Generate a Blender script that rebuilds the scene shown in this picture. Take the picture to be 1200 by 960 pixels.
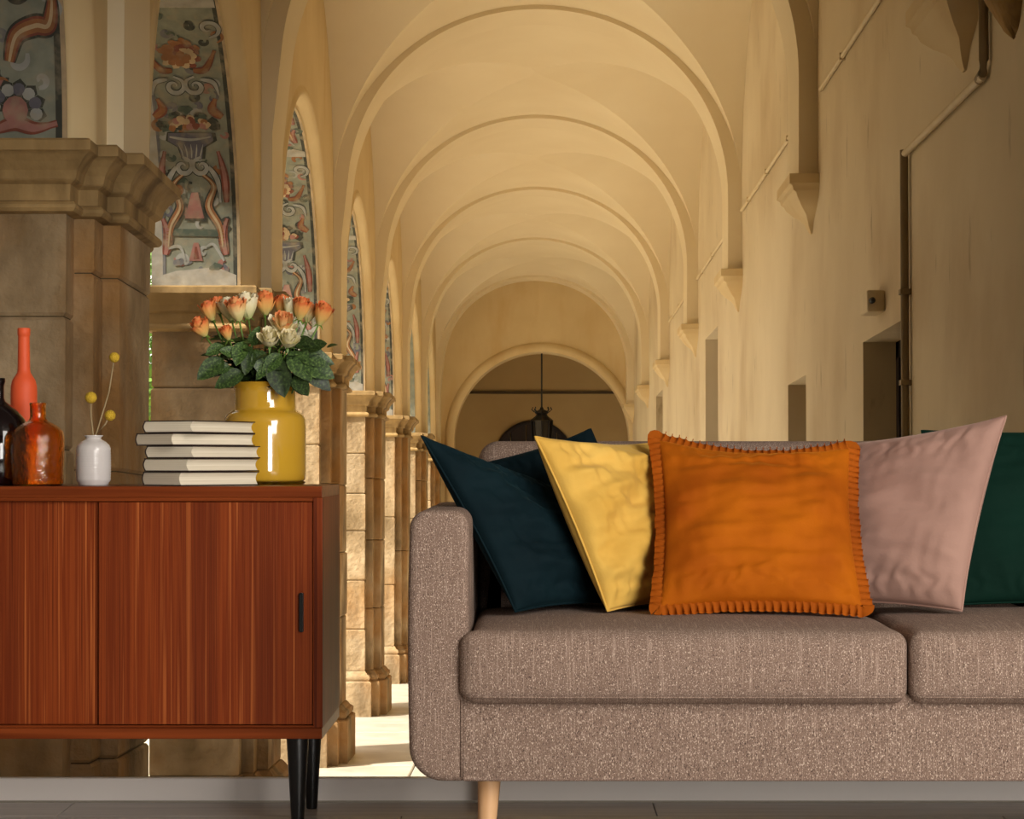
import bpy, bmesh, math, random
from mathutils import Vector, Matrix, noise
R = math.radians
random.seed(7)
for o in list(bpy.data.objects): bpy.data.objects.remove(o)
C = bpy.context.scene.collection
S = bpy.context.scene

# ------------------------------------------------------------------ camera
F = 2600.0; VX = 624.0; HY = 540.0; EYE = 0.769           # focal length in px, principal column / horizon row, eye height
cam = bpy.data.objects.new('camera', bpy.data.cameras.new('camera')); C.objects.link(cam)
cam.data.sensor_width = 36; cam.data.lens = 36 * F / 1200
cam.data.shift_x = (600 - VX) / 1200; cam.data.shift_y = (HY - 480) / 1200
cam.location = (0, 0, EYE); cam.rotation_euler = (R(90), 0, 0); cam.data.clip_end = 300
S.camera = cam
def P(x, y, d): return Vector(((x - VX) * d / F, d, EYE - (y - HY) * d / F))
# ------------------------------------------------------------------ world, sun, room window, added low fill, exposure
w = bpy.data.worlds.new('sky'); S.world = w; w.use_nodes = True
nt = w.node_tree; bg = nt.nodes['Background']
sky = nt.nodes.new('ShaderNodeTexSky'); sky.sky_type = 'HOSEK_WILKIE'; sky.turbidity = 6
sky.sun_direction = Vector((-0.75, -0.2, 0.75)).normalized()
mixw = nt.nodes.new('ShaderNodeMix'); mixw.data_type = 'RGBA'; mixw.inputs[0].default_value = 0.7
nt.links.new(sky.outputs[0], mixw.inputs[6]); mixw.inputs[7].default_value = (1.0, 0.93, 0.82, 1)
nt.links.new(mixw.outputs[2], bg.inputs[0]); bg.inputs[1].default_value = 2.3
sun = bpy.data.objects.new('sun', bpy.data.lights.new('sun', 'SUN')); C.objects.link(sun)
sun.data.energy = 8.0; sun.data.angle = R(3); sun.data.color = (1.0, 0.92, 0.78)
sun.rotation_euler = Vector((0.62, 0.36, -0.72)).to_track_quat('-Z', 'Y').to_euler()
win = bpy.data.objects.new('room_window_light', bpy.data.lights.new('room_window_light', 'AREA')); C.objects.link(win)
win.data.shape = 'RECTANGLE'; win.data.size = 1.6; win.data.size_y = 1.8; win.data.energy = 145; win.data.color = (1.0, 0.95, 0.88)
win.location = (2.3, 0.6, 2.0)
win.rotation_euler = (Vector((0.2, 4.5, 0.5)) - Vector(win.location)).to_track_quat('-Z', 'Y').to_euler()
low = bpy.data.objects.new('room_low_window_light', bpy.data.lights.new('room_low_window_light', 'AREA')); C.objects.link(low)
low.data.shape = 'RECTANGLE'; low.data.size = 1.8; low.data.size_y = 1.2; low.data.energy = 170; low.data.color = (1.0, 0.95, 0.88)
low.location = (1.9, -2.1, 0.85); low.rotation_euler = (R(90), 0, R(12))  # added fill lamp brightening skirting and floor, no window stands here
S.view_settings.view_transform = 'Standard'; S.view_settings.look = 'None'
S.view_settings.gamma = 1.0; S.view_settings.use_curve_mapping = False; S.view_settings.exposure = 0.0

# ------------------------------------------------------------------ materials
def lin(c):
    return tuple(((v / 255 / 12.92) if v / 255 <= 0.04045 else ((v / 255 + 0.055) / 1.055) ** 2.4) for v in c) + (1.0,)
def mat(name, cols, scale=6.0, stretch=(1, 1, 1), rough=0.6, bump=0.0, bscale=None, bstretch=None, detail=5, lo=0.3, hi=0.7,
        rand=0.0, **kw):
    """noise-driven colour ramp over object coordinates, optional bump, per-object value jitter"""
    m = bpy.data.materials.new(name); m.use_nodes = True
    n = m.node_tree.nodes; l = m.node_tree.links; b = n['Principled BSDF']
    tc = n.new('ShaderNodeTexCoord'); mp = n.new('ShaderNodeMapping'); l.new(tc.outputs['Object'], mp.inputs[0])
    mp.inputs['Scale'].default_value = stretch
    nz = n.new('ShaderNodeTexNoise'); nz.inputs['Scale'].default_value = scale; nz.inputs['Detail'].default_value = detail
    l.new(mp.outputs[0], nz.inputs['Vector'])
    rp = n.new('ShaderNodeValToRGB'); l.new(nz.outputs[0], rp.inputs[0])
    cols = [lin(c) for c in cols]
    el = rp.color_ramp.elements
    for i, c in enumerate(cols):
        t = lo + (hi - lo) * (i / max(1, len(cols) - 1))
        if i == 0: e = el[0]; e.position = t
        elif i == 1: e = el[1]; e.position = t
        else: e = el.new(t)
        e.color = c
    out = rp.outputs[0]
    if len(cols) == 1: el[1].color = cols[0]; 
    if rand > 0:
        oi = n.new('ShaderNodeObjectInfo'); hs = n.new('ShaderNodeHueSaturation')
        mr = n.new('ShaderNodeMapRange'); mr.inputs[3].default_value = 1 - rand; mr.inputs[4].default_value = 1 + rand
        l.new(oi.outputs['Random'], mr.inputs[0]); l.new(mr.outputs[0], hs.inputs['Value']); l.new(out, hs.inputs['Color']); out = hs.outputs[0]
    l.new(out, b.inputs['Base Color']); b.inputs['Roughness'].default_value = rough
    if bump > 0:
        mp2 = n.new('ShaderNodeMapping'); l.new(tc.outputs['Object'], mp2.inputs[0]); mp2.inputs['Scale'].default_value = bstretch or stretch
        nb = n.new('ShaderNodeTexNoise'); nb.inputs['Scale'].default_value = bscale or scale; nb.inputs['Detail'].default_value = 6
        l.new(mp2.outputs[0], nb.inputs['Vector'])
        bp = n.new('ShaderNodeBump'); bp.inputs['Strength'].default_value = bump; bp.inputs['Distance'].default_value = kw.pop('bdist', 0.01)
        l.new(nb.outputs[0], bp.inputs['Height']); l.new(bp.outputs[0], b.inputs['Normal'])
    for k, v in kw.items(): b.inputs[k].default_value = v
    m['out'] = 0
    return m
def overlay(m, col, scale, stretch, lo, hi, amt=1.0, detail=6):
    """second noise layer (stains, flecks) mixed over the base colour"""
    n = m.node_tree.nodes; l = m.node_tree.links; b = n['Principled BSDF']
    src = b.inputs['Base Color'].links[0].from_socket
    tc = n.new('ShaderNodeTexCoord'); mp = n.new('ShaderNodeMapping'); l.new(tc.outputs['Object'], mp.inputs[0]); mp.inputs['Scale'].default_value = stretch
    nz = n.new('ShaderNodeTexNoise'); nz.inputs['Scale'].default_value = scale; nz.inputs['Detail'].default_value = detail; l.new(mp.outputs[0], nz.inputs['Vector'])
    mr = n.new('ShaderNodeMapRange'); mr.inputs[1].default_value = lo; mr.inputs[2].default_value = hi; mr.inputs[4].default_value = amt
    l.new(nz.outputs[0], mr.inputs[0])
    mx = n.new('ShaderNodeMix'); mx.data_type = 'RGBA'; l.new(mr.outputs[0], mx.inputs[0]); l.new(src, mx.inputs[6]); mx.inputs[7].default_value = lin(col)
    l.new(mx.outputs[2], b.inputs['Base Color'])
    return m
def zramp(name, stops, rough=0.5, axis=2, **kw):
    m = bpy.data.materials.new(name); m.use_nodes = True
    n = m.node_tree.nodes; l = m.node_tree.links; b = n['Principled BSDF']
    tc = n.new('ShaderNodeTexCoord'); sp = n.new('ShaderNodeSeparateXYZ'); l.new(tc.outputs['Object'], sp.inputs[0])
    nz = n.new('ShaderNodeTexNoise'); nz.inputs['Scale'].default_value = 3; l.new(tc.outputs['Object'], nz.inputs['Vector'])
    ma = n.new('ShaderNodeMath'); ma.operation = 'MULTIPLY_ADD'; l.new(nz.outputs[0], ma.inputs[0]); ma.inputs[1].default_value = 0.35; l.new(sp.outputs[axis], ma.inputs[2])
    sb = n.new('ShaderNodeMath'); sb.operation = 'SUBTRACT'; l.new(ma.outputs[0], sb.inputs[0]); sb.inputs[1].default_value = 0.17
    rp = n.new('ShaderNodeValToRGB'); l.new(sb.outputs[0], rp.inputs[0]); el = rp.color_ramp.elements
    for i, (t, c) in enumerate(stops):
        e = el[i] if i < 2 else el.new(t)
        e.position = t; e.color = lin(c)
    l.new(rp.outputs[0], b.inputs['Base Color']); b.inputs['Roughness'].default_value = rough
    for k, v in kw.items(): b.inputs[k].default_value = v
    return m

M = {}
M['vault'] = mat('cream_vault_plaster', [(220, 202, 166), (228, 212, 178)], 1.2, rough=0.85, bump=0.08, bscale=3)
M['plaster'] = overlay(mat('cream_arch_plaster', [(208, 184, 138), (218, 196, 152)], 2.0, rough=0.85, bump=0.1, bscale=6),
                       (196, 160, 104), 3, (1, 1, 0.3), 0.5, 0.75, 0.6)
M['wall'] = overlay(overlay(mat('stained_cream_wall', [(206, 188, 154), (222, 206, 174)], 0.9, rough=0.9, bump=0.25, bscale=9),
                    (172, 142, 98), 1.6, (1, 0.7, 0.6), 0.5, 0.8, 0.65), (128, 104, 70), 7, (1, 1.6, 0.45), 0.66, 0.74, 0.45)
M['stone'] = overlay(overlay(mat('weathered_sandstone', [(120, 100, 70), (158, 136, 104), (190, 168, 136)], 3.2, rough=0.9, bump=0.7, bscale=26, rand=0.12, bdist=0.018),
                     (164, 116, 54), 1.6, (1, 1, 0.8), 0.48, 0.66, 0.85), (84, 64, 38), 4.2, (1, 1, 0.45), 0.52, 0.7, 0.65)
M['cornice'] = overlay(mat('ochre_cornice_stone', [(140, 114, 72), (178, 148, 98)], 4, rough=0.85, bump=0.5, bscale=26),
                       (92, 68, 34), 3, (2, 2, 0.5), 0.48, 0.68, 0.8)
M['joint'] = mat('dark_joint', [(96, 80, 54)], 5, rough=0.95)
M['marble'] = overlay(mat('pale_paving', [(196, 186, 170), (226, 218, 204)], 2.5, rough=0.38, rand=0.05, bump=0.05, bscale=8),
                      (168, 150, 124), 3, (1, 0.5, 1), 0.55, 0.75, 0.6)
M['gravel'] = mat('sunlit_gravel', [(206, 192, 162), (226, 214, 188)], 8, rough=0.95)
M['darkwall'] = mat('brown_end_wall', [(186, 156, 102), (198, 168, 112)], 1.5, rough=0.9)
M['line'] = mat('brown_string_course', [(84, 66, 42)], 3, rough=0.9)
M['black'] = mat('black_iron', [(16, 15, 15), (24, 22, 21)], 20, rough=0.45)
M['darkwood'] = mat('dark_door_wood', [(30, 20, 16), (46, 30, 22)], 8, (8, 8, 0.6), rough=0.7)
M['doorgrey'] = mat('grey_door_panel', [(86, 78, 62), (98, 88, 70)], 5, rough=0.7)
M['glassdark'] = mat('dark_door_glass', [(14, 14, 15)], 5, rough=0.12)
M['conduit'] = mat('painted_conduit', [(206, 186, 146), (216, 198, 160)], 9, rough=0.6)
M['conduitdark'] = mat('dirty_conduit', [(120, 100, 68), (150, 128, 90)], 9, (1, 1, .3), rough=0.7)
M['rough_stone'] = mat('carved_brown_stone', [(112, 84, 40), (168, 132, 70)], 9, rough=0.9, bump=0.8, bscale=22)
M['leafout'] = mat('garden_leaf', [(52, 88, 24), (120, 160, 52)], 1.5, rough=0.6)
# fresco paints
for k, c in dict(f_bg=(146, 148, 124), f_pale=(186, 178, 160), f_grey=(120, 118, 120), f_lgrey=(172, 172, 160), f_dark=(66, 68, 54), f_orange=(176, 104, 46),
                 f_red=(150, 66, 42), f_pink=(184, 112, 96), f_cream=(212, 176, 120), f_green=(86, 102, 82), f_violet=(104, 100, 112)).items():
    c = tuple(int((v * .72 + .28 * sum(c) / 3) * .9) for v in c)
    M[k] = overlay(mat(k, [tuple(int(v * 0.82) for v in c), c], 14, rough=0.9, bump=0.15, bscale=30), (140, 128, 104), 16, (1, 1, 1), 0.5, 0.72, 0.65)
# room
M['base'] = mat('painted_skirting', [(222, 214, 208), (228, 220, 214)], 2, rough=0.4)
M['plank'] = mat('grey_laminate', [(158, 151, 146), (186, 178, 172)], 3, (1, 14, 6), rough=0.35, rand=0.06)
M['roomwall'] = mat('taupe_room_paint', [(150, 142, 130)], 2, rough=0.8)
M['mahogany'] = overlay(mat('striped_mahogany', [(86, 32, 12), (140, 64, 26), (112, 44, 16), (178, 96, 46)], 1.0, (130, 130, 1.0), rough=0.42, lo=0.3, hi=0.7, detail=3,
                    bump=0.05, bscale=1, bstretch=(300, 300, 20)), (96, 38, 16), 1.0, (14, 14, 0.4), 0.46, 0.66, 0.65)
M['mahogany_h'] = mat('mahogany_frame', [(92, 38, 14), (136, 64, 28)], 1.0, (2, 50, 70), rough=0.32, lo=0.3, hi=0.7)
for k_ in ('mahogany', 'mahogany_h'): M[k_].node_tree.nodes['Principled BSDF'].inputs['Specular IOR Level'].default_value = 0.12
M['blackleg'] = mat('black_lacquer', [(14, 13, 13)], 5, rough=0.3)
fab = mat('taupe_weave', [(52, 38, 31), (140, 116, 102), (122, 99, 86), (222, 200, 182)], 1.0, (640, 640, 330), rough=0.95, lo=0.3, hi=0.7, detail=2,
          bump=0.5, bscale=1, bstretch=(640, 640, 350), bdist=0.003)
M['fabric'] = overlay(fab, (188, 165, 149), 1.0, (430, 16, 16), 0.57, 0.7, 0.42, 1)
M['ash'] = mat('pale_ash_wood', [(206, 156, 108), (232, 188, 142)], 1, (30, 30, 4), rough=0.45)
def velvet(name, cols, sheen=0.6, tint=None, rough=0.8):
    m = mat(name, cols, 5, rough=rough, bump=0.25, bscale=220, detail=4, bdist=0.002, lo=0.25, hi=0.75)
    b = m.node_tree.nodes['Principled BSDF']; b.inputs['Sheen Weight'].default_value = sheen; b.inputs['Sheen Roughness'].default_value = 0.35
    b.inputs['Sheen Tint'].default_value = lin(tint or cols[-1]); b.inputs['Specular IOR Level'].default_value = 0.1
    return m
M['teal'] = velvet('dark_teal_velvet', [(7, 22, 28), (14, 36, 42)], 0.25, (60, 110, 120))
M['teal2'] = velvet('deep_teal_velvet', [(6, 20, 26), (10, 30, 36)], 0.2, (50, 100, 110))
M['yellow'] = velvet('butter_yellow_linen', [(206, 158, 66), (232, 192, 100)], 0.3, (255, 232, 170))
M['orange'] = velvet('burnt_orange_velvet', [(148, 68, 5), (198, 108, 14)], 0.5, (255, 170, 60))
M['ruffle'] = velvet('orange_ruffle', [(132, 60, 8), (182, 94, 18)], 0.3, (250, 160, 60))
M['lilac'] = velvet('dusty_pink_velvet', [(158, 124, 112), (178, 142, 128)], 0.4, (235, 205, 195))
M['green'] = velvet('bottle_green_velvet', [(6, 32, 24), (10, 44, 34)], 0.2, (50, 120, 90))
M['coral'] = mat('matte_coral', [(228, 88, 44), (236, 96, 50)], 6, rough=0.6)
M['white_ceramic'] = mat('white_ceramic', [(206, 200, 198), (216, 211, 209)], 6, rough=0.22, bump=0.12, bscale=1, bstretch=(2, 2, 130))
def glass(name, c, rough=0.03, trans=1.0, ior=1.45, b_=0.0):
    m = mat(name, [c], 6, rough=rough, bump=b_, bscale=90, **{'Transmission Weight': trans, 'IOR': ior}); return m
M['amber'] = glass('amber_glass', (255, 188, 88), 0.03, 1.0, b_=0.25)
M['smoke'] = glass('smoky_purple_glass', (40, 22, 26), 0.04, 0.75)
M['vase'] = mat('yellow_vase_glass', [(200, 152, 40), (212, 168, 54)], 2, rough=0.08, **{'Coat Weight': 1.0, 'Coat Roughness': 0.03})
M['clear'] = glass('clear_vase_base', (235, 225, 190), 0.02, 1.0)
M['page'] = mat('cream_pages', [(220, 208, 182), (240, 230, 210)], 1, (3, 3, 700), rough=0.85)
M['cover'] = mat('dark_book_cover', [(34, 20, 16), (44, 26, 20)], 20, rough=0.5)
M['rose_orange'] = zramp('orange_rose_petal', [(0.0, (214, 206, 130)), (0.35, (240, 190, 110)), (0.7, (240, 164, 92)), (1.0, (228, 108, 58))], 0.5)
M['rose_peach'] = zramp('peach_rose_petal', [(0.0, (216, 212, 140)), (0.4, (244, 222, 160)), (0.75, (244, 186, 120)), (1.0, (232, 120, 70))], 0.5)
M['rose_cream'] = zramp('cream_rose_petal', [(0.0, (196, 206, 130)), (0.4, (238, 228, 176)), (1.0, (248, 238, 204))], 0.5)
M['leaf'] = mat('rose_leaf', [(18, 36, 10), (44, 68, 24), (92, 116, 58)], 14, rough=0.5, rand=0.55)
M['stem'] = mat('rose_stem', [(86, 120, 46), (112, 146, 62)], 20, rough=0.5)
M['drystem'] = mat('dry_stem', [(140, 120, 86), (170, 150, 112)], 40, rough=0.8)
M['ball'] = mat('yellow_button_flower', [(176, 136, 22), (226, 190, 58)], 1, (500, 500, 500), rough=0.9, bump=0.8, bscale=1, bdist=0.003)

# ------------------------------------------------------------------ mesh builder
class MB:
    def __init__(s): s.v = []; s.f = []; s.m = []
    def face(s, idx, m=0): s.f.append(tuple(idx)); s.m.append(m)
    def add(s, pts): b = len(s.v); s.v += [tuple(p) for p in pts]; return b
    def loft(s, rings, cap=True, m=0, closed=True):
        n = len(rings[0]); bs = [s.add(r) for r in rings]
        for a, b in zip(bs, bs[1:]):
            for i in range(n if closed else n - 1):
                j = (i + 1) % n; s.face((a + i, a + j, b + j, b + i), m)
        if cap:
            s.face([bs[0] + i for i in range(n)][::-1], m); s.face([bs[-1] + i for i in range(n)], m)
    def grid(s, rows, m=0, flip=False):
        n = len(rows[0]); bs = [s.add(r) for r in rows]
        for a, b in zip(bs, bs[1:]):
            for i in range(n - 1):
                q = (a + i, a + i + 1, b + i + 1, b + i); s.face(q[::-1] if flip else q, m)
    def box(s, a, b, m=0):
        (x0, y0, z0), (x1, y1, z1) = a, b
        s.loft([[(x0, y0, z0), (x1, y0, z0), (x1, y1, z0), (x0, y1, z0)], [(x0, y0, z1), (x1, y0, z1), (x1, y1, z1), (x0, y1, z1)]], True, m)
    def tube(s, path, r, n=8, m=0):
        path = [Vector(p) for p in path]; rings = []
        rs = r if isinstance(r, (list, tuple)) else [r] * len(path)
        for i, p in enumerate(path):
            t = (path[min(i + 1, len(path) - 1)] - path[max(i - 1, 0)]).normalized()
            u = t.cross(Vector((0, 0, 1)) if abs(t.z) < 0.9 else Vector((1, 0, 0))).normalized(); v = t.cross(u)
            rings.append([p + rs[i] * (math.cos(2 * math.pi * k / n) * u + math.sin(2 * math.pi * k / n) * v) for k in range(n)])
        s.loft(rings, True, m)
    def lathe(s, prof, c=(0, 0, 0), n=32, m=0, cap=True):
        s.loft([[(c[0] + r * math.cos(2 * math.pi * k / n), c[1] + r * math.sin(2 * math.pi * k / n), c[2] + z) for k in range(n)] for r, z in prof], cap, m)
    def build(s, name, mats, parent=None, loc=None, rot=None, mw=None, smooth=False, angle=None):
        me = bpy.data.meshes.new(name); me.from_pydata(s.v, [], s.f)
        for q in (mats if isinstance(mats, (list, tuple)) else [mats]): me.materials.append(M[q])
        me.polygons.foreach_set('material_index', s.m)
        bm = bmesh.new(); bm.from_mesh(me); bmesh.ops.recalc_face_normals(bm, faces=bm.faces)
        if smooth:
            for f in bm.faces: f.smooth = True
            if angle:
                for e in bm.edges:
                    if len(e.link_faces) == 2 and e.calc_face_angle(0) > R(angle): e.smooth = False
        bm.to_mesh(me); bm.free(); me.update()
        return link(name, me, parent, loc, rot, mw)
def link(name, me, parent=None, loc=None, rot=None, mw=None, scale=None):
    o = bpy.data.objects.new(name, me); C.objects.link(o); o.parent = parent
    if loc is not None: o.location = loc
    if rot is not None: o.rotation_euler = rot
    if scale is not None: o.scale = scale
    if mw is not None: o.location = mw.to_translation(); o.rotation_euler = mw.to_euler()
    return o
def empty(name, loc, rot=None, mw=None):
    return link(name, None, None, loc, rot, mw)
def tag(o, label, cat, group=None):
    o['label'] = label; o['category'] = cat
    if group: o['group'] = group
    return o
def structure(o, label=None):
    o['kind'] = 'structure'
    if label: o['label'] = label
    return o
def offs(pts, d):
    out = []; n = len(pts)
    for i in range(n):
        p0, p, p1 = Vector(pts[i - 1]), Vector(pts[i]), Vector(pts[(i + 1) % n])
        a = (p - p0).normalized(); b = (p1 - p).normalized()
        na, nb = Vector((a.y, -a.x)), Vector((b.y, -b.x))
        q = p + d * (na + nb) / max(0.3, 1 + na.dot(nb)); out.append((q.x, q.y))
    return out
def rrect(x0, x1, z0, z1, r, n=6):
    """rounded rectangle, counter-clockwise; r = (bl, br, tr, tl)"""
    if not isinstance(r, (list, tuple)): r = (r,) * 4
    pts = []
    for (cx, cz, a, q) in ((x0 + r[0], z0 + r[0], 180, r[0]), (x1 - r[1], z0 + r[1], 270, r[1]), (x1 - r[2], z1 - r[2], 0, r[2]), (x0 + r[3], z1 - r[3], 90, r[3])):
        for k in range(n + 1):
            t = R(a + 90 * k / n); pts.append((cx + q * math.cos(t), cz + q * math.sin(t)))
    return pts
def densify(pts, step):
    out = []
    for i, p in enumerate(pts):
        q = pts[(i + 1) % len(pts)]; L = math.dist(p, q); k = max(1, int(L / step))
        out += [(p[0] + (q[0] - p[0]) * t / k, p[1] + (q[1] - p[1]) * t / k) for t in range(k)]
    return out
def soft_prism(mb, prof, y0, y1, r, nseg=5, ny=1, m=0, caprings=0):
    """profile in XZ extruded along Y with rounded front and back rims"""
    rings = []
    cx = sum(p[0] for p in prof) / len(prof); cz = sum(p[1] for p in prof) / len(prof)
    def ring(o, y, sc=1.0): return [(cx + (q[0] - cx) * sc, y, cz + (q[1] - cz) * sc) for q in offs(prof, o)]
    for k in range(caprings): rings.append(ring(-r, y0, (k + 1) / (caprings + 1)))
    for k in range(nseg + 1): t = R(90 * k / nseg); rings.append(ring(-r * (1 - math.sin(t)), y0 + r * (1 - math.cos(t))))
    for k in range(1, ny): rings.append(ring(0, y0 + r + (y1 - y0 - 2 * r) * k / ny))
    for k in range(nseg + 1): t = R(90 - 90 * k / nseg); rings.append(ring(-r * (1 - math.sin(t)), y1 - r * (1 - math.cos(t))))
    mb.loft(rings, True, m)

# ================================================================== THE CLOISTER
# Its own frame: origin at the eye, Y down the walk, Z up; the walk falls gently (about 1.8 degrees) away from the room.
SL = math.atan(82 / F)
MC = Matrix.Translation((0, 0, EYE)) @ Matrix.Rotation(-SL, 4, 'X')
def at(x, y, z): return MC @ Matrix.Translation((x, y, z))
ZF = -1.6; ZI = 1.207; ZS = 2.33; ZC = 1.81; L = 4.1; D0 = 7.42        # floor, impost top, vault springing, corbel top, bay length, first pier centre
XO, XI, XM, XP, XR = -1.888, -1.448, -1.385, -1.33, 1.457    # outer face, reveal edge, arcade wall, pilaster, right wall
AA, AB = 1.5, 1.38                                           # arch opening half span, rise
NB = 5
centres = [D0 + L * k for k in range(7)]

# ---- floor of the walk: slabs
fl = structure(link('floor', None, None, mw=at(0, 0, ZF)), 'pale worn stone paving of the arcaded walk')
mb = MB(); mb.box((-2.4, 5.06, -0.25), (2.3, 36.6, -0.02)); sub = mb.build('paving_bed', 'joint', fl)
slab = {}
for r in range(37):
    y0 = 5.1 + r * 0.84
    n = 5
    for c in range(n):
        wd = 3.94 / n; x0 = -2.38 + c * wd
        m_ = slab.get('s')
        if m_ is None:
            b = MB(); e = 0.006
            b.loft([[(e, e, -0.03), (wd - e, e, -0.03), (wd - e, .84 - e, -0.03), (e, .84 - e, -0.03)],
                    [(e, e, -0.004), (wd - e, e, -0.004), (wd - e, .84 - e, -0.004), (e, .84 - e, -0.004)],
                    [(e * 2, e * 2, 0), (wd - 2 * e, e * 2, 0), (wd - 2 * e, .84 - 2 * e, 0), (e * 2, .84 - 2 * e, 0)]])
            o = b.build('paving_slab', 'marble', fl, (x0, y0, 0)); slab['s'] = o.data
        else: link('paving_slab', m_, fl, (x0, y0, random.uniform(-.002, .002)))
mb = MB(); mb.box((-40, 2.0, -0.4), (-2.4, 60, -0.06)); structure(mb.build('ground', 'gravel', None, mw=at(0, 0, ZF)), 'sunlit pale gravel of the garden court')

# ---- piers
OUT = [(XO, -.55), (XI, -.55), (XI, -.43), (XM, -.43), (XM, -.28), (XP, -.28), (XP, .28), (XM, .28), (XM, .43), (XI, .43), (XI, .55), (XO, .55)]
MAIN = [(XO, -.55), (XI, -.55), (XI, .55), (XO, .55)]
SHAFT = [(XI - .03, -.43), (XM, -.43), (XM, -.28), (XP, -.28), (XP, .28), (XM, .28), (XM, .43), (XI - .03, .43)]
plabel = ['weathered brown stone pier behind the bottles, with an orange-stained projecting cornice',
          'stone pier behind the rose bouquet, rising under the painted urn',
          'stone pier right behind the yellow vase and the sideboard corner',
          'bright golden stone pier between the sideboard and the sofa arm',
          'slim distant pier just past the golden one, above the sofa arm',
          'distant pier of the arcade above the front teal cushion',
          'last pier of the arcade, next to the end wall']
for k, c in enumerate(centres):
    root = tag(empty('stone_pier', None, mw=at(0, c, ZF)), plabel[k], 'pier', 'arcade piers')
    def zz(z): return z - ZF
    OUT_, MAIN_, SHAFT_ = OUT, MAIN, SHAFT
    if k == 6:   # half pier engaged in front of the end wall
        OUT_ = OUT[:6] + [(XP, .2), (XO, .2)]; MAIN_ = MAIN[:2] + [(XI, .2), (XO, .2)]; SHAFT_ = SHAFT[:4] + [(XP, .2), (XI - .03, .2)]
    b = MB(); inner = offs(OUT_, -0.012); b.loft([[(x, y, 0.3) for x, y in inner], [(x, y, zz(1.02)) for x, y in inner]]); b.build('core', 'joint', root)
    for poly, nm, hs in ((MAIN_, 'stone_block', 0.37), (SHAFT_, 'shaft_block', 0.52)):
        if k > 3: hs *= 2
        z = 0.385; top = zz(1.0); rr = random.Random(k * 7 + len(poly))
        while z < top - 0.05:
            z1 = min(top, z + hs * rr.uniform(.85, 1.2))
            if top - z1 < 0.12: z1 = top
            j = rr.uniform(-.004, .003); b = MB()
            b.loft([[(x, y, q) for x, y in offs(poly, o_ + j)] for q, o_ in ((z + .002, -.008), (z + .012, 0), (z1 - .012, 0), (z1 - .002, -.008))])
            b.build(nm, 'stone', root); z = z1
    b = MB()
    b.loft([[(x, y, zz(z)) for x, y in offs(OUT_, o_)] for z, o_ in
            ((.985, .004), (.99, .026), (1.0, .034), (1.01, .034), (1.02, .026), (1.025, .012), (1.075, .014), (1.085, .03), (1.09, .034), (1.115, .04), (1.14, .056),
             (1.16, .074), (1.166, .082), (1.17, .09), (1.2, .09), (1.207, .084))])
    b.build('cornice', 'cornice', root)
    b = MB(); b.loft([[(x, y, q) for x, y in offs(OUT_, o_)] for q, o_ in ((0, .06), (.29, .06), (.3, .052), (.305, .036), (.32, .046), (.335, .048), (.35, .042), (.36, .026), (.375, .016), (.39, .002))])
    b.build('plinth', 'stone', root)

# ---- left arcade walls with arches, archivolts and painted soffits
def arch_pt(th, off=0.0):          # angle from impost of the far pier (th=0) over the crown; local y, z above impost
    return (AA + off) * math.cos(th), (AB + off) * math.sin(th)
fres_pos = {}
def arc_table():
    t = [(0.0, 0.0)]; N = 400; p = arch_pt(0)
    for i in range(1, N + 1):
        th = math.pi * i / N; q = arch_pt(th); t.append((t[-1][0] + math.dist(p, q), th)); p = q
    return t
ARC = arc_table()
def arc_th(s):
    for (a, ta), (b, tb) in zip(ARC, ARC[1:]):
        if b >= s: return ta + (tb - ta) * (s - a) / (b - a)
    return math.pi
def soffit(u, s, lift):            # u across the soffit from outer (0) to corridor edge (1), s metres up from the impost
    th = arc_th(s); y, z = arch_pt(th, -lift)
    return (XO + (XI - XO) * u, y, z)
def stroke(mb, pts, wd, lift, m, n=14):
    """thick painted curve given by control points (a across in metres from centre line, s up)"""
    pts = [Vector(p) for p in pts]; path = []
    for i in range(len(pts) - 1):
        p0 = pts[max(0, i - 1)]; p1 = pts[i]; p2 = pts[i + 1]; p3 = pts[min(len(pts) - 1, i + 2)]
        for k in range(n // 2):
            t = k / (n // 2)
            path.append(0.5 * ((2 * p1) + (p2 - p0) * t + (2 * p0 - 5 * p1 + 4 * p2 - p3) * t * t + (3 * p1 - p0 - 3 * p2 + p3) * t ** 3))
    path.append(pts[-1]); rows = []; N = len(path)
    for i, p in enumerate(path):
        d = (path[min(i + 1, N - 1)] - path[max(i - 1, 0)]); d = d.normalized() if d.length > 0 else Vector((1, 0)); nn = Vector((-d.y, d.x))
        ww = wd * (0.45 + 0.55 * math.sin(math.pi * min(1, (i + 1) / N * 1.15)))
        rows.append([soffit_a(p + nn * ww / 2, lift), soffit_a(p - nn * ww / 2, lift)])
    mb.grid(rows, m)
def soffit_a(p, lift): return soffit(min(1, max(0, 0.5 + p[0] / 0.44)), max(0.001, p[1]), lift)
def blob(mb, c, rx, rs, lift, m, n=14, wob=0.0, seed=0):
    rr = random.Random(seed)
    ring = [soffit_a((c[0] + rx * (1 + wob * rr.uniform(-1, 1)) * math.cos(2 * math.pi * i / n), c[1] + rs * (1 + wob * rr.uniform(-1, 1)) * math.sin(2 * math.pi * i / n)), lift) for i in range(n)]
    b = mb.add(ring); mb.face([b + i for i in range(n)], m)
def poly(mb, pts, lift, m):
    b = mb.add([soffit_a(p, lift) for p in pts]); mb.face([b + i for i in range(len(pts))], m)
def spiral(c, r, turns, a0, sgn, n=9):
    return [(c[0] + sgn * r * (1 - .8 * i / n) * math.cos(a0 + turns * 2 * math.pi * i / n), c[1] + r * (1 - .8 * i / n) * math.sin(a0 + turns * 2 * math.pi * i / n)) for i in range(n + 1)]
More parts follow.
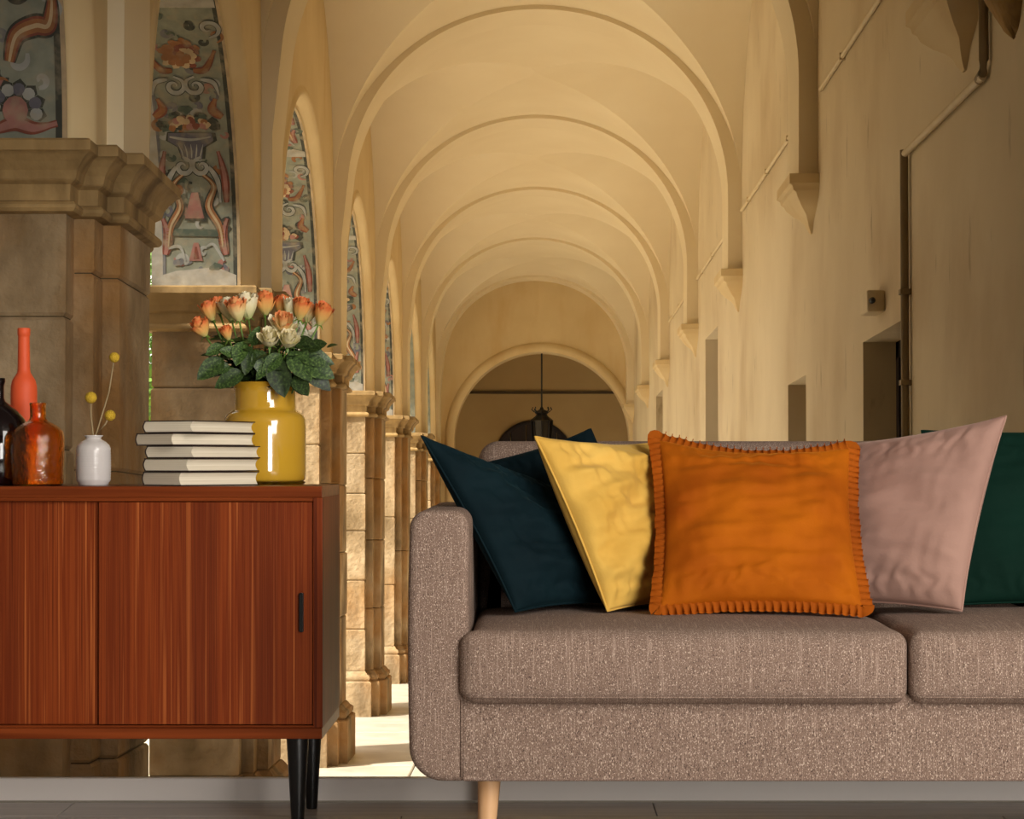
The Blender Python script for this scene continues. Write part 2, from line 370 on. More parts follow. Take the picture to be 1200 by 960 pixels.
FM = ['f_orange', 'f_red', 'f_pink', 'f_cream', 'f_lgrey', 'f_grey', 'f_dark', 'f_green', 'f_violet', 'f_pale']
OR, RE, PI_, CR, LG, GR, DK, GN, VI, PA = range(10)
def paint(fr, seed, s0=0.0):
    rr = random.Random(seed)
    b = MB()   # leafy filler curls behind the main motifs
    for i in range(120):
        a = rr.uniform(-.15, .18); s_ = rr.uniform(.05, 3.0); g = rr.uniform(0, 6.28); sg = rr.choice((-1, 1)); rad = rr.uniform(.02, .045)
        mcol = rr.choice((GN, LG, DK, PI_, GR, LG, OR, VI))
        stroke(b, spiral((a, s_), rad, rr.uniform(.5, .9), g, sg, 6), rr.uniform(.014, .03), .0022 + i * 4e-6, mcol, 8)
    b.build('painted_foliage', FM, fr)
    if seed == 10:
        b = MB()
        for wd, lf, m in ((.075, .004, DK), (.058, .005, RE), (.042, .006, OR), (.014, .007, CR)):
            stroke(b, [(.045, .25), (.07, .33), (.13, .36), (.17, .36), (.185, .42), (.185, .5)], wd, lf, m)
        for wd, lf, m in ((.05, .004, RE), (.03, .005, PI_)): stroke(b, [(.0, .04), (.06, .06), (.12, .045), (.19, .06)], wd, lf, m)
        b.build('painted_scrollwork', FM, fr)
        b = MB()
        for i in range(7):
            g = R(-10 + i * 30); poly(b, [(.06, .1), (.06 + .085 * math.cos(g - .25), .1 + .085 * math.sin(g - .25)), (.06 + .1 * math.cos(g), .1 + .1 * math.sin(g)), (.06 + .085 * math.cos(g + .25), .1 + .085 * math.sin(g + .25))], .0045, DK)
            blob(b, (.06 + .066 * math.cos(g), .1 + .066 * math.sin(g)), .02, .02, .0055, (LG, VI)[i % 2], 10); 
        blob(b, (.06, .1), .04, .045, .006, PI_, 12)
        b.build('painted_shell', FM, fr); s0 = .62
    b = MB()   # borders
    for a0, a1, m in ((-.22, -.165, PA), (-.165, -.15, GR), (.185, .205, DK), (.205, .22, CR)):
        rows = [[soffit_a((a0, s), .002), soffit_a((a1, s), .002)] for s in [i * .05 for i in range(92)]]
        b.grid(rows, m)
    b.build('painted_border', FM, fr)
    for rep in range(2):
        o = s0 + rep * 1.52
        T = lambda a, s: (a, s + o)
        b = MB()
        for sg in (-1, 1):
            for wd, lf, m in ((.052, .003, DK), (.036, .004, OR), (.012, .005, CR)):
                stroke(b, [T(sg * .135, .2), T(sg * .12, .3), T(sg * .07, .4), T(sg * .1, .5), T(sg * .05, .56)], wd, lf, m)
            for wd, lf, m in ((.05, .003, RE), (.026, .004, PI_)):
                stroke(b, [T(sg * .15, .16), T(sg * .135, .26), T(sg * .16, .34)], wd, lf, m)
                stroke(b, [T(sg * .16, .42), T(sg * .155, .56), T(sg * .13, .68)], wd * .8, lf, m)
            for wd, lf, m in ((.034, .0035, DK), (.024, .0045, LG)):
                stroke(b, [T(*p) for p in spiral((sg * .045, .6), .05, 1.2, math.pi * .5, sg)], wd, lf, m)
                stroke(b, [T(sg * .08, .6), T(sg * .12, .53), T(sg * .13, .42)], wd, lf, m)
                stroke(b, [T(*p) for p in spiral((sg * .05, 1.03), .055, 1.25, math.pi * .5, sg)], wd, lf, m)
                stroke(b, [T(sg * .08, 1.07), T(sg * .14, 1.05), T(sg * .16, .98)], wd, lf, m)
                stroke(b, [T(*p) for p in spiral((sg * .15, 1.38), .06, 1.1, -math.pi * .5, sg)], wd, lf, m)
            for wd, lf, m in ((.05, .003, RE), (.03, .004, OR)):
                stroke(b, [T(sg * .165, .86), T(sg * .12, .9), T(sg * .14, .96)], wd, lf, m)
                stroke(b, [T(sg * .05, 1.12), T(sg * .11, 1.13), T(sg * .165, 1.24)], wd * .8, lf, m)
        b.build('painted_scrollwork', FM, fr)
        b = MB()
        poly(b, [T(-.052, .33), T(.058, .325), T(.03, .47), T(-.014, .47)], .003, DK); poly(b, [T(-.05, .34), T(.046, .34), T(.02, .47), T(-.012, .47)], .004, PI_)
        poly(b, [T(-.034, .13), T(.034, .13), T(.014, .22), T(-.01, .22)], .003, PI_); poly(b, [T(-.012, .14), T(.016, .14), T(.006, .2), T(-.004, .2)], .004, RE)
        poly(b, [T(-.14, .255), T(.14, .25), T(.14, .285), T(-.14, .29)], .003, GN)
        stroke(b, [T(-.14, .19), T(-.08, .2), T(-.05, .13)], .016, .004, LG); stroke(b, [T(.14, .13), T(.09, .21), T(.05, .2)], .016, .004, LG)
        poly(b, [T(-.2, .0), T(.2, .0), T(.2, .06), T(.1, .1), T(-.1, .08), T(-.2, .05)], .003, PA)
        blob(b, T(.1, .1), .03, .02, .004, GN, wob=.3, seed=seed); blob(b, T(-.09, .12), .03, .016, .004, GR, wob=.3, seed=seed + 1)
        b.build('painted_tassels', FM, fr)
        b = MB()
        poly(b, [T(-.05, .64), T(.065, .64), T(.075, .7), T(.13, .735), T(.125, .775), T(-.11, .78), T(-.12, .735), T(-.065, .7)], .003, DK)
        poly(b, [T(-.045, .64), T(.05, .64), T(.06, .7), T(.112, .735), T(.105, .775), T(-.105, .775), T(-.11, .735), T(-.06, .7)], .004, VI)
        for i in range(5): stroke(b, [T(-.04 + i * .02, .645), T(-.046 + i * .024, .68), T(-.06 + i * .03, .715)], .007, .005, LG)
        stroke(b, [T(-.1, .755), T(0, .74), T(.1, .755)], .014, .005, LG); stroke(b, [T(-.04, .635), T(.0, .63), T(.05, .635)], .014, .005, LG)
        b.build('painted_urn', FM, fr)
        b = MB()
        for i in range(16):
            a = rr.uniform(-.14, .14); s = .8 + rr.random() * .12 * (1 - abs(a) / .16)
            blob(b, T(a, s), .03, .022, .0032, (DK, GN)[i % 2], 9, .35, seed + i)
        for i in range(24):
            a = rr.uniform(-.085, .085); s = .795 + rr.random() * .085 * (1.1 - abs(a) / .12)
            blob(b, T(a, s), .02, .018, .0042 + i * 3e-5, (OR, CR, PI_, RE, CR)[i % 5], 9, .2, seed + i)
        for i in range(34):
            q = i / 34; ang = i * 2.4; r_ = .085 * math.sqrt(q)
            blob(b, T(r_ * 1.1 * math.cos(ang), 1.22 + r_ * math.sin(ang)), .021, .019, .0062 - q * .003, (OR, RE, OR, CR, OR)[i % 5], 8, .25, seed + i)
        b.build('painted_flowers', FM, fr)
wl = ['cream arcade wall over the nearest arch, its painted soffit showing orange scrolls', 'cream arcade wall with the painted urn on its arch soffit',
      'cream arcade wall with the narrow painted soffit above the roses', 'cream arcade wall of the third arch from the painted urn', 'cream arcade wall of a distant arch', 'cream arcade wall of the last but one arch', 'cream arcade wall of the farthest arch']
for k in range(-1, 6):
    c = D0 + L * (k + 0.5)
    ys = -0.3 if k < 0 else -2.05
    wroot = structure(empty('wall_left', None, mw=at(0, c, ZI)), wl[k + 1])
    N = 96
    def col(off):
        out = []
        hw = AA + off
        ylist = sorted(set([max(ys, -hw * math.cos(math.pi * i / N)) for i in range(N + 1)] + [ys, 2.05]))
        for y in ylist:
            zb = (AB + off) * math.sqrt(max(0, 1 - (y / hw) ** 2)) if abs(y) <= hw else 0.0
            out.append((y, zb))
        return out
    b = MB(); TOP = 2.95
    inn = col(0.12); o_ = col(0.0)
    b.grid([[(XM, y, z) for y, z in inn], [(XM, y, TOP) for y, z in inn]])
    b.grid([[(XO, y, z) for y, z in o_], [(XO, y, TOP) for y, z in o_]])
    b.grid([[(XO, ys, TOP), (XO, 2.05, TOP)], [(XM, ys, TOP), (XM, 2.05, TOP)]])
    b.build('wall_face', 'plaster', wroot)
    # soffit carrying the fresco
    th1 = math.acos(max(-1, ys / AA))
    def arcs(off, n=72): return [arch_pt(th1 * i / n, off) for i in range(n + 1)]
    b = MB(); b.grid([[(XO, y, z) for y, z in arcs(0)], [(XI, y, z) for y, z in arcs(0)]])
    fr = b.build('fresco', 'f_bg', wroot, smooth=True)
    if k < 4: paint(fr, 11 + k)
    b = MB(); prof = [(0.0, XI), (.012, XI), (.02, XI + .012), (.03, XI + .03), (.045, XI + .052), (.06, XI + .07), (.08, XI + .078), (.1, XI + .072), (.112, XI + .066), (.125, XM - .002)]
    b.grid([[(x, y, z) for y, z in arcs(off)] for off, x in prof]); b.build('arch_moulding', 'plaster', wroot, smooth=True)

# ---- groin vaults
XC = (XR + XM) / 2; HX = (XR - XM) / 2; HYB = L / 2 - .24
RS1, RSC, RT = 1.46, 1.34, 1.34
def zs(x, y): return (RS1 - (RS1 - RSC) * (1 - abs(x))) * math.sqrt(max(0, 1 - y * y))
def zm(x, y): return (RT + (RSC - RT) * (1 - abs(y))) * math.sqrt(max(0, 1 - x * x))
def bis(f):
    a, b = 0.0, 1.0
    for _ in range(40):
        m = (a + b) / 2
        if f(m) > 0: a = m
        else: b = m
    return (a + b) / 2
def yg(x): return bis(lambda y: zs(x, y) - zm(x, y)) if abs(x) > 1e-6 else 0.0
def xg(y): return bis(lambda x: zm(x, y) - zs(x, y)) if abs(y) > 1e-6 else 0.0
def V(x, y, z): return (XC + HX * x, HYB * y, z)
vl = ['cream vault bay nearest the room', 'cream groin vault bay before the first corbel', 'cream groin vault bay with a broad shaded band', 'warm lit cream groin vault bay', 'dimmer groin vault bay further down the walk', 'small distant groin vault bay', 'farthest groin vault bay before the end wall']
for k in range(-1, 6):
    c = D0 + L * (k + 0.5)
    root = structure(empty('ceiling', None, mw=at(0, c, ZS)), vl[k + 1])
    N = 40; K = 14
    for sg in (1, -1):
        if k < 0 and sg < 0: continue
        b = MB(); rows = []
        for i in range(2 * N + 1):
            x = -math.cos(math.pi * i / (2 * N)); y0 = yg(abs(x))
            rows.append([V(x, sg * (y0 + (1 - y0) * j / K), zm(x, y0 + (1 - y0) * j / K)) for j in range(K + 1)])
        b.grid(rows); b.build('vault_web', 'vault', root, smooth=True)
    for sg in (1, -1):
        b = MB(); rows = []
        for i in range(2 * N + 1):
            y = -math.cos(math.pi * i / (2 * N))
            if k < 0 and y < 0: continue
            x0 = xg(abs(y))
            rows.append([V(sg * (x0 + (1 - x0) * j / K), y, zs(x0 + (1 - x0) * j / K, y)) for j in range(K + 1)])
        b.grid(rows); b.build('vault_web', 'vault', root, smooth=True)
    # transverse rib at the far end of the bay
    def rib(yc):
        b = MB(); a0 = (XP + 1.344) / 2; ar = (1.344 - XP) / 2
        def ri(th):
            t_ = .03 + .065 * abs(math.cos(th)) ** 4
            return XC - (HX - t_) * math.cos(th), (RT - t_) * math.sin(th)
        inn = [(XP, ZI - ZS), (XP, -.3)] + [ri(math.pi * i / 60) for i in range(2, 61)] + [(1.36, ZC - ZS)]
        out = [(XM - .03, ZI - ZS), (XM - .03, -.3)] + [(a0 - (ar + .16) * math.cos(math.pi * i / 60), (1.325 + .2) * math.sin(math.pi * i / 60)) for i in range(2, 61)] + [(1.474, ZC - ZS)]
        b.grid([[(x, yc - .24, z) for x, z in out], [(x, yc - .24, z) for x, z in inn]])
        b.grid([[(x, yc - .24, z) for x, z in inn], [(x, yc + .24, z) for x, z in inn]])
        b.grid([[(x, yc + .24, z) for x, z in inn], [(x, yc + .24, z) for x, z in out]])
        b.build('transverse_rib', 'vault', root, smooth=True, angle=30)
    rib(L / 2)

# ---- right wall with doorways, corbels
XW = XR; holes = [(8.6, 9.76, .83), (11.8, 12.63, .83), (17.4, 18.66, 1.61), (24.8, 26.1, 1.58)]
wr = structure(empty('wall_right', None, mw=at(0, 0, ZF)), 'long stained cream wall of the walk with doorways and corbels')
b = MB(); H = 4.3 - ZF; y = 5.06
for (a, c2, zt) in holes + [(32.7, 32.7, 0)]:
    b.grid([[(XW, y, 0), (XW, y, H)], [(XW, a, 0), (XW, a, H)]])
    if c2 > a:
        h = zt - ZF; b.grid([[(XW, a, h), (XW, a, H)], [(XW, c2, h), (XW, c2, H)]])
        D = .34
        b.grid([[(XW, a, 0), (XW, a, h)], [(XW + D, a, 0), (XW + D, a, h)]]); b.grid([[(XW, c2, 0), (XW, c2, h)], [(XW + D, c2, 0), (XW + D, c2, h)]])
        b.grid([[(XW, a, h), (XW, c2, h)], [(XW + D, a, h), (XW + D, c2, h)]])
    y = c2
b.build('wall_face', 'wall', wr)
for i, (a, c2, zt) in enumerate(holes):
    dr = structure(empty('door_%d' % (i + 1), None, mw=at(XW, (a + c2) / 2, ZF)), ['dark glazed door in the doorway under the small wall box', 'deep narrow doorway in the cream wall', 'tall doorway in the cream wall', 'farthest tall doorway in the cream wall'][i])
    hw = (c2 - a) / 2; h = zt - ZF; xd = .145 if i == 0 else .26
    for y0, y1 in ((-hw, -hw + .07), (hw - .07, hw)):
        q = MB(); q.box((xd, y0, 0), (xd + .06, y1, h)); q.build('door_frame', 'darkwood', dr)
    q = MB(); q.box((xd, -hw, h - .07), (xd + .06, hw, h)); q.build('door_frame', 'darkwood', dr)
    q = MB(); q.box((xd + .02, -hw + .07, 0), (xd + .06, hw - .07, 2.03 if i == 0 else h - .07)); q.build('door_panel', 'doorgrey' if i == 0 else 'darkwood', dr)
    if i == 0:
        q = MB(); q.box((xd + .03, -hw + .07, 2.03), (xd + .05, hw - .07, h - .07)); q.build('pane', 'glassdark', dr)
        q = MB(); q.box((xd + .005, -.02, 2.03), (xd + .055, .02, h - .07)); q.build('glazing_bar', 'darkwood', dr)
for k, c in enumerate(centres):
    b = MB(); rows = []
    for z, pr, hw in ((1.815, .15, .31), (1.765, .15, .31), (1.755, .135, .30), (1.735, .13, .295), (1.725, .115, .285), (1.70, .105, .27), (1.66, .075, .2), (1.63, .045, .13), (1.60, .03, .07), (1.575, .022, .05), (1.545, .008, .02)):
        rows.append([(XW + .02, c - hw, z - ZF), (XW - pr, c - hw * .96, z - ZF), (XW - pr, c + hw * .96, z - ZF), (XW + .02, c + hw, z - ZF)])
    b.loft(rows); b.build('corbel', 'plaster', wr, smooth=True, angle=40)

# ---- conduits, bracket, wall box
for i, (a, c2) in enumerate(((5.9, 11.05), (11.95, 15.25), (16.05, 19.4), (20.2, 23.4))):
    root = tag(empty('wall_conduit', None, mw=at(XW, (a + c2) / 2, 2.21)),
               ['thin pale conduit running high along the wall above the pipe elbow', 'thin pale conduit on the wall just past the large corbel', 'thin conduit on the wall past the second corbel', 'faint distant conduit on the wall past the third corbel'][i], 'conduit', 'high wall conduits')
    h2 = (c2 - a) / 2
    b = MB(); b.tube([(-.014, -h2, 0), (-.014, h2, 0)], .012, 8); b.build('pipe', 'conduit', root, smooth=True, angle=50)
    for q in (-h2 * .7, 0, h2 * .7):
        b = MB(); b.box((-.028, q - .01, -.016), (0, q + .01, .016)); b.build('clip', 'conduit', root)
root = tag(empty('drain_pipe', None, mw=at(XW, 8.5, .2)), 'cream painted pipe with an elbow running down the wall beside the dark doorway', 'pipe')
b = MB(); b.tube([(-.02, -1.46, 1.25), (-.02, .03, 1.255)], .014, 10); b.build('pipe_run', 'conduit', root, smooth=True, angle=50)
b = MB(); b.tube([(-.022, .03, 1.27), (-.022, .03, .35), (-.022, .03, -1.8)], .016, 10); b.build('down_pipe', 'conduitdark', root, smooth=True, angle=50)
b = MB(); b.tube([(-.012, .085, 1.24), (-.012, .085, -1.8)], .010, 8); b.build('cable', 'conduit', root, smooth=True, angle=50)
b = MB(); b.tube([(-.02, -1.48, 1.62), (-.02, -1.48, 1.3), (-.02, -1.46, 1.26), (-.02, -1.4, 1.25)], .016, 10); b.build('upper_pipe', 'conduitdark', root, smooth=True, angle=50)
for q in (.0, -.35, -.9):
    b = MB(); b.box((-.042, .005, .71 + q), (0, .055, .73 + q)); b.build('bracket', 'conduitdark', root)
root = tag(empty('carved_bracket', None, mw=at(XW, 6.66, 1.62)), 'rough brown carved stone bracket jutting from the wall above the pipe', 'bracket')
b = MB(); rows = []
for z, pr, hw in ((.5, .15, .3), (.2, .14, .28), (.12, .1, .24), (.06, .12, .2), (-.02, .07, .14), (-.1, .03, .08), (-.13, .005, .02)):
    rows.append([(.02 - (pr + .02) * math.sin(math.pi * i / 12) * (1 + .15 * noise.noise((i, z * 9, 3))), -hw * math.cos(math.pi * i / 12) * (1 + .1 * noise.noise((i, z * 9, 1))), z + .02 * noise.noise((i * .7, z * 7, 5))) for i in range(13)])
b.loft(rows); br = b.build('console', 'rough_stone', root, smooth=True, angle=50)
for i in range(5):
    b = MB(); b.lathe([(.001, -.05), (.03, -.03), (.036, 0), (.03, .03), (.001, .05)], (-.1 + .01 * i, -.2 + .1 * i, .1 + .04 * math.sin(i * 2)), 10); b.build('carved_leaf', 'rough_stone', root, smooth=True)
root = tag(empty('wall_box', None, mw=at(XW, 9.24, .95)), 'small cream box with a dark knob on the wall above the doorway', 'box')
b = MB(); soft_prism(b, rrect(-.075, 0, -.045, .045, .008, 2), -.1, .1, .006, 2); b.build('housing', 'conduit', root)
b = MB(); b.lathe([(.013, 0), (.013, .02), (.008, .03), (.001, .031)], (0, 0, 0), 14); kn = b.build('knob', 'black', root, (-.055, -.1, .0), (R(90), 0, 0))

# ---- end wall with arch, dim passage behind, lantern
DE = D0 + L * 6 + .235
ew = structure(empty('wall_end', None, mw=at(0, DE, ZF)), 'cream end wall with a round arch opening')
xc, rr_, zc = .135, 1.27, 1.33 - ZF
b = MB(); N = 64
xs = sorted(set([-2.0, xc - rr_] + [xc - rr_ * math.cos(math.pi * i / N) for i in range(N + 1)] + [xc + rr_, 1.7]))
def bot(x): return zc + math.sqrt(max(0, rr_ ** 2 - (x - xc) ** 2))
for y_ in (0, .4):
    b.grid([[(x, y_, bot(x)) for x in xs if xc - rr_ <= x <= xc + rr_], [(x, y_, 6.0) for x in xs if xc - rr_ <= x <= xc + rr_]])
    for x0, x1 in ((-2.0, xc - rr_), (xc + rr_, 1.7)): b.grid([[(x0, y_, 0), (x0, y_, 6.0)], [(x1, y_, 0), (x1, y_, 6.0)]])
arcp = [(xc - rr_, 0)] + [(xc - rr_ * math.cos(math.pi * i / N), zc + rr_ * math.sin(math.pi * i / N)) for i in range(N + 1)] + [(xc + rr_, 0)]
b.grid([[(x, 0, z) for x, z in arcp], [(x, .4, z) for x, z in arcp]])
b.build('wall_face', 'plaster', ew)
b = MB()
def ringp(o): return [(xc - (rr_ + o), 0)] + [(xc - (rr_ + o) * math.cos(math.pi * i / N), zc + (rr_ + o) * math.sin(math.pi * i / N)) for i in range(N + 1)] + [(xc + rr_ + o, 0)]
b.grid([[(x, yy, z) for x, z in ringp(o)] for o, yy in ((0, .0), (0, -.05), (.05, -.06), (.1, -.05), (.13, -.02), (.14, 0))]); b.build('arch_moulding', 'plaster', ew, smooth=True, angle=45)
ps = structure(empty('wall_passage', None, mw=at(0, DE + .4, ZF)), 'dim brown passage behind the end arch')
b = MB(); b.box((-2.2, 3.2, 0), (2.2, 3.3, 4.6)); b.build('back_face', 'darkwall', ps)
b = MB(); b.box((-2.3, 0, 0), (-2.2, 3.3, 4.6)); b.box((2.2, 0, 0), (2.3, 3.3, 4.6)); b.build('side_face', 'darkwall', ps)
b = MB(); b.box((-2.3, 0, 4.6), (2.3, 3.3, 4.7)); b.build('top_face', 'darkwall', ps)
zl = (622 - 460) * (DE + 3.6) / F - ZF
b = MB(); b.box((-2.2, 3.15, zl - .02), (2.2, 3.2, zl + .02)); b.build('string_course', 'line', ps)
d5 = structure(empty('door_5', None, mw=at(.02, DE + 3.6, ZF)), 'dark round-headed door at the end of the passage')
b = MB(); zt = (622 - 495) * (DE + 3.6) / F - ZF; ra = .62
prof = [(-ra, 0), (ra, 0)] + [(ra * math.cos(math.pi * i / 24), zt - ra + ra * math.sin(math.pi * i / 24)) for i in range(25)]
for i in range(5):
    x0 = -ra + i * 2 * ra / 5 + .006; x1 = -ra + (i + 1) * 2 * ra / 5 - .006
    pts = [(x0, 0), (x1, 0)] + [(x1 + (x0 - x1) * j / 6, zt - ra + math.sqrt(max(0, ra ** 2 - (x1 + (x0 - x1) * j / 6) ** 2))) for j in range(7)]
    q = MB(); q.loft([[(x, -.06, z) for x, z in pts], [(x, -.0, z) for x, z in pts]]); q.build('plank', 'darkwood', d5)
q = MB(); q.tube([(x, -.05, z) for x, z in prof[1:] + [(-ra, 0)]], .035, 8); q.build('door_frame', 'darkwood', d5)

root = tag(empty('hanging_lantern', None, mw=at(.135, DE + .2, 2.595)), 'black iron lantern hanging on a long rod under the end arch', 'lantern')
b = MB(); b.tube([(0, 0, 0), (0, 0, -.8)], .014, 6); b.build('rod', 'black', root)
b = MB(); b.lathe([(.001, -.7), (.02, -.71), (.03, -.74), (.09, -.77), (.1, -.79), (.07, -.81), (.09, -.84), (.15, -.89), (.16, -.91), (.001, -.91)], n=8); b.v = [(x * 1.05, y * 1.05, z - .08) for x, y, z in b.v]; b.build('cap', 'black', root)
for i in range(8):
    a = 2 * math.pi * i / 8
    b = MB(); b.tube([(.15 * math.cos(a), .15 * math.sin(a), -.9), (.13 * math.cos(a), .13 * math.sin(a), -1.25)], .011, 5); b.v = [(x * 1.05, y * 1.05, z - .08) for x, y, z in b.v]; b.build('cage_bar', 'black', root)
    b = MB(); b.tube([(.1 * math.cos(a), .1 * math.sin(a), -.78), (.14 * math.cos(a), .14 * math.sin(a), -.74), (.12 * math.cos(a), .12 * math.sin(a), -.71)], .01, 5); b.v = [(x * 1.05, y * 1.05, z - .08) for x, y, z in b.v]; b.build('crown_scroll', 'black', root)
b = MB(); b.lathe([(.14, -.91), (.12, -1.25)], n=8, cap=False); b.v = [(x * 1.05, y * 1.05, z - .08) for x, y, z in b.v]; b.build('lantern_glass', 'glassdark', root)
b = MB(); b.lathe([(.14, -1.24), (.15, -1.26), (.1, -1.3), (.02, -1.34), (.001, -1.36)], n=8); b.v = [(x * 1.05, y * 1.05, z - .08) for x, y, z in b.v]; b.build('lantern_base', 'black', root)

b = MB(); b.box((-15.4, 3.0, 0), (-15, 60, 4.2)); b.box((-15.4, 60, 0), (-2.4, 60.4, 4.2)); structure(b.build('wall_court', 'wall', None, mw=at(0, 0, ZF)), 'plain cream wall on the far sides of the garden court')
# ---- garden shrub in the court
root = tag(empty('tall_shrub', None, mw=at(-5.6, 32.5, ZF)), 'sunlit green garden shrub glimpsed between the first two piers', 'shrub')
b = MB()
for i in range(6): a = i * 1.05; b.tube([(0, 0, 0), (.2 * math.cos(a), .3 * math.sin(a), 1.5), (.7 * math.cos(a), 1.6 * math.sin(a), 4.6)], [.07, .05, .015], 6)
b.build('stems', 'darkwood', root)
b = MB(); rg = random.Random(3)
for i in range(9000):
    a = rg.uniform(0, 6.283); q = math.sqrt(rg.random()); z = rg.uniform(.3, 6.2)
    p = Vector((1.1 * q * math.cos(a), 3.2 * q * math.sin(a), z)); d = Vector((rg.gauss(0, 1), rg.gauss(0, 1), rg.gauss(0, 1))).normalized(); e = d.orthogonal().normalized() * .05
    k_ = b.add([p, p + d * .07 + e, p + d * .16, p + d * .07 - e]); b.face((k_, k_ + 1, k_ + 2, k_ + 3))
lf = b.build('foliage', 'leafout', root); lf['kind'] = 'stuff'

# ================================================================== THE ROOM
fr = structure(empty('floor', (0, 0, 0)), 'grey laminate floor of the room')
b = MB(); b.box((-2.6, -2.2, -.06), (2.9, 4.995, -.008)); b.build('subfloor', 'joint', fr)
row = 0; y = 4.99; rg = random.Random(4)
while y > -2.0:
    y0 = y - .19; x = -2.6 - rg.uniform(0, 1.2) if row else -2.33
    while x < 2.9:
        x0, x1 = max(-2.6, x), min(2.9, x + 1.3)
        if x1 - x0 > .05:
            q = MB(); e = .0012
            q.loft([[(x0 + e, y0 + e, -.01), (x1 - e, y0 + e, -.01), (x1 - e, y - e, -.01), (x0 + e, y - e, -.01)], [(x0 + e, y0 + e, -.001), (x1 - e, y0 + e, -.001), (x1 - e, y - e, -.001), (x0 + e, y - e, -.001)],
                    [(x0 + 2 * e, y0 + 2 * e, 0), (x1 - 2 * e, y0 + 2 * e, 0), (x1 - 2 * e, y - 2 * e, 0), (x0 + 2 * e, y - 2 * e, 0)]])
            q.build('plank', 'plank', fr)
        x += 1.3
    y = y0; row += 1
b = MB(); b.loft([[(x, 5.0, .003), (x, 5.018, .003), (x, 5.018, .0537), (x, 5.003, .0537), (x, 5.0, .051)] for x in (-2.6, 2.9)])
structure(b.build('baseboard_back', 'base'), 'low grey-white skirting along the back of the room')
b = MB(); b.box((-2.6, 5.019, -1.4), (2.9, 5.05, .05)); structure(b.build('wall_back', 'roomwall'), 'low wall stub behind the skirting')
b = MB(); b.box((-2.72, -2.2, 0), (-2.6, 5.05, 2.9)); structure(b.build('wall_room_left', 'roomwall'), 'taupe left wall of the room')
b = MB(); b.box((2.9, -2.2, 0), (3.02, 5.05, 2.9)); structure(b.build('wall_room_right', 'roomwall'), 'taupe right wall of the room')
b = MB(); b.box((-2.72, -2.2, 2.9), (3.02, 5.05, 3.0)); structure(b.build('ceiling_room', 'roomwall'), 'taupe ceiling of the room')

b = MB(); b.box((-2.72, -2.3, 0), (3.02, -2.2, 3.0)); structure(b.build('wall_room_front', 'roomwall'), 'taupe wall of the room opposite the opening')
b = MB(); b.box((-2.72, 5.051, -.9), (-1.9, 5.2, 2.1)); b.box((1.475, 5.051, -.9), (3.02, 5.2, 2.1)); b.box((-2.72, 5.051, 2.1), (3.02, 5.45, 4.7)); structure(b.build('wall_opening', 'roomwall'), 'taupe wall around the wide opening between room and walk, header added to block light')  # header and side pieces added out of view to block sun and lamp light
b = MB(); b.box((-3.4, 5.25, -1.7), (-3.2, 8.3, 4.6)); b.box((-3.4, 5.25, 4.4), (-1.9, 8.3, 4.6)); b.box((-3.4, 8.3, -1.7), (-3.2, 10.45, 3.2)); b.box((-3.4, 5.25, -1.7), (-1.95, 5.4, 4.6)); structure(b.build('wall_light_blocker', 'vault'), 'added unseen cream wall keeping light off the nearest arches')  # unseen walls and roof, added to hold daylight off the near piers

# ---- sideboard
DF, DBK = 4.55, 4.955; SX0, SX1 = -2.03, -.4305; SZ0, SZ1 = .198, .7165
sb = tag(empty('sideboard', ((SX0 + SX1) / 2, (DF + DBK) / 2, 0)), 'reddish striped wooden sideboard with sliding doors and black tapered legs', 'sideboard')
o_ = Vector(sb.location)
def sbx(name, a, b_, m, parent=sb, bev=.0015):
    q = MB(); a = Vector(a) - o_; b_ = Vector(b_) - o_
    soft_prism(q, [(a.x, a.z), (b_.x, a.z), (b_.x, b_.z), (a.x, b_.z)], a.y, b_.y, bev, 2); return q.build(name, m, parent)
def sb_panel(name, pts, m, y0=DF, y1=DBK):
    q = MB(); soft_prism(q, [(p[0] - o_.x, p[1] - o_.z) for p in pts], y0 - o_.y, y1 - o_.y, .0015, 2); return q.build(name, m, sb)
T = .0225; ts = .0195
sb_panel('top_panel', [(SX0 + T, SZ1 - T), (SX1 - .001, SZ1 - T), (SX1 - .001, SZ1), (SX0, SZ1)], 'mahogany_h')
sb_panel('bottom_panel', [(SX0, SZ0), (SX1 - .001, SZ0), (SX1 - .001, SZ0 + T), (SX0 + T, SZ0 + T)], 'mahogany_h')
sb_panel('side_panel', [(SX1 - ts, SZ0 + T + .0004), (SX1, SZ0 + T + .0004), (SX1, SZ1 - T - .0004), (SX1 - ts, SZ1 - T - .0004)], 'mahogany')
sb_panel('side_panel', [(SX0, SZ0 + T), (SX0 + ts, SZ0 + T), (SX0 + ts, SZ1 - T), (SX0, SZ1 - T)], 'mahogany')
sbx('back_panel', (SX0 + ts, DBK - .012, SZ0 + T), (SX1 - ts, DBK - .004, SZ1 - T), 'mahogany')
sbx('track', (SX0 + ts, DF + .003, SZ1 - T - .0085), (SX1 - ts, DF + .03, SZ1 - T), 'mahogany_h')
sbx('track', (SX0 + ts, DF + .003, SZ0 + T), (SX1 - ts, DF + .03, SZ0 + T + .005), 'mahogany_h')
XJ = (115 - VX) * DF / F
dr = sbx('sliding_door', (XJ, DF + .006, SZ0 + T + .0065), (SX1 - ts - .001, DF + .014, SZ1 - T - .010), 'mahogany')
sbx('sliding_door', (SX0 + ts, DF + .018, SZ0 + T + .0055), (XJ + .05, DF + .026, SZ1 - T - .009), 'mahogany')
hx = (353 - VX) * DF / F
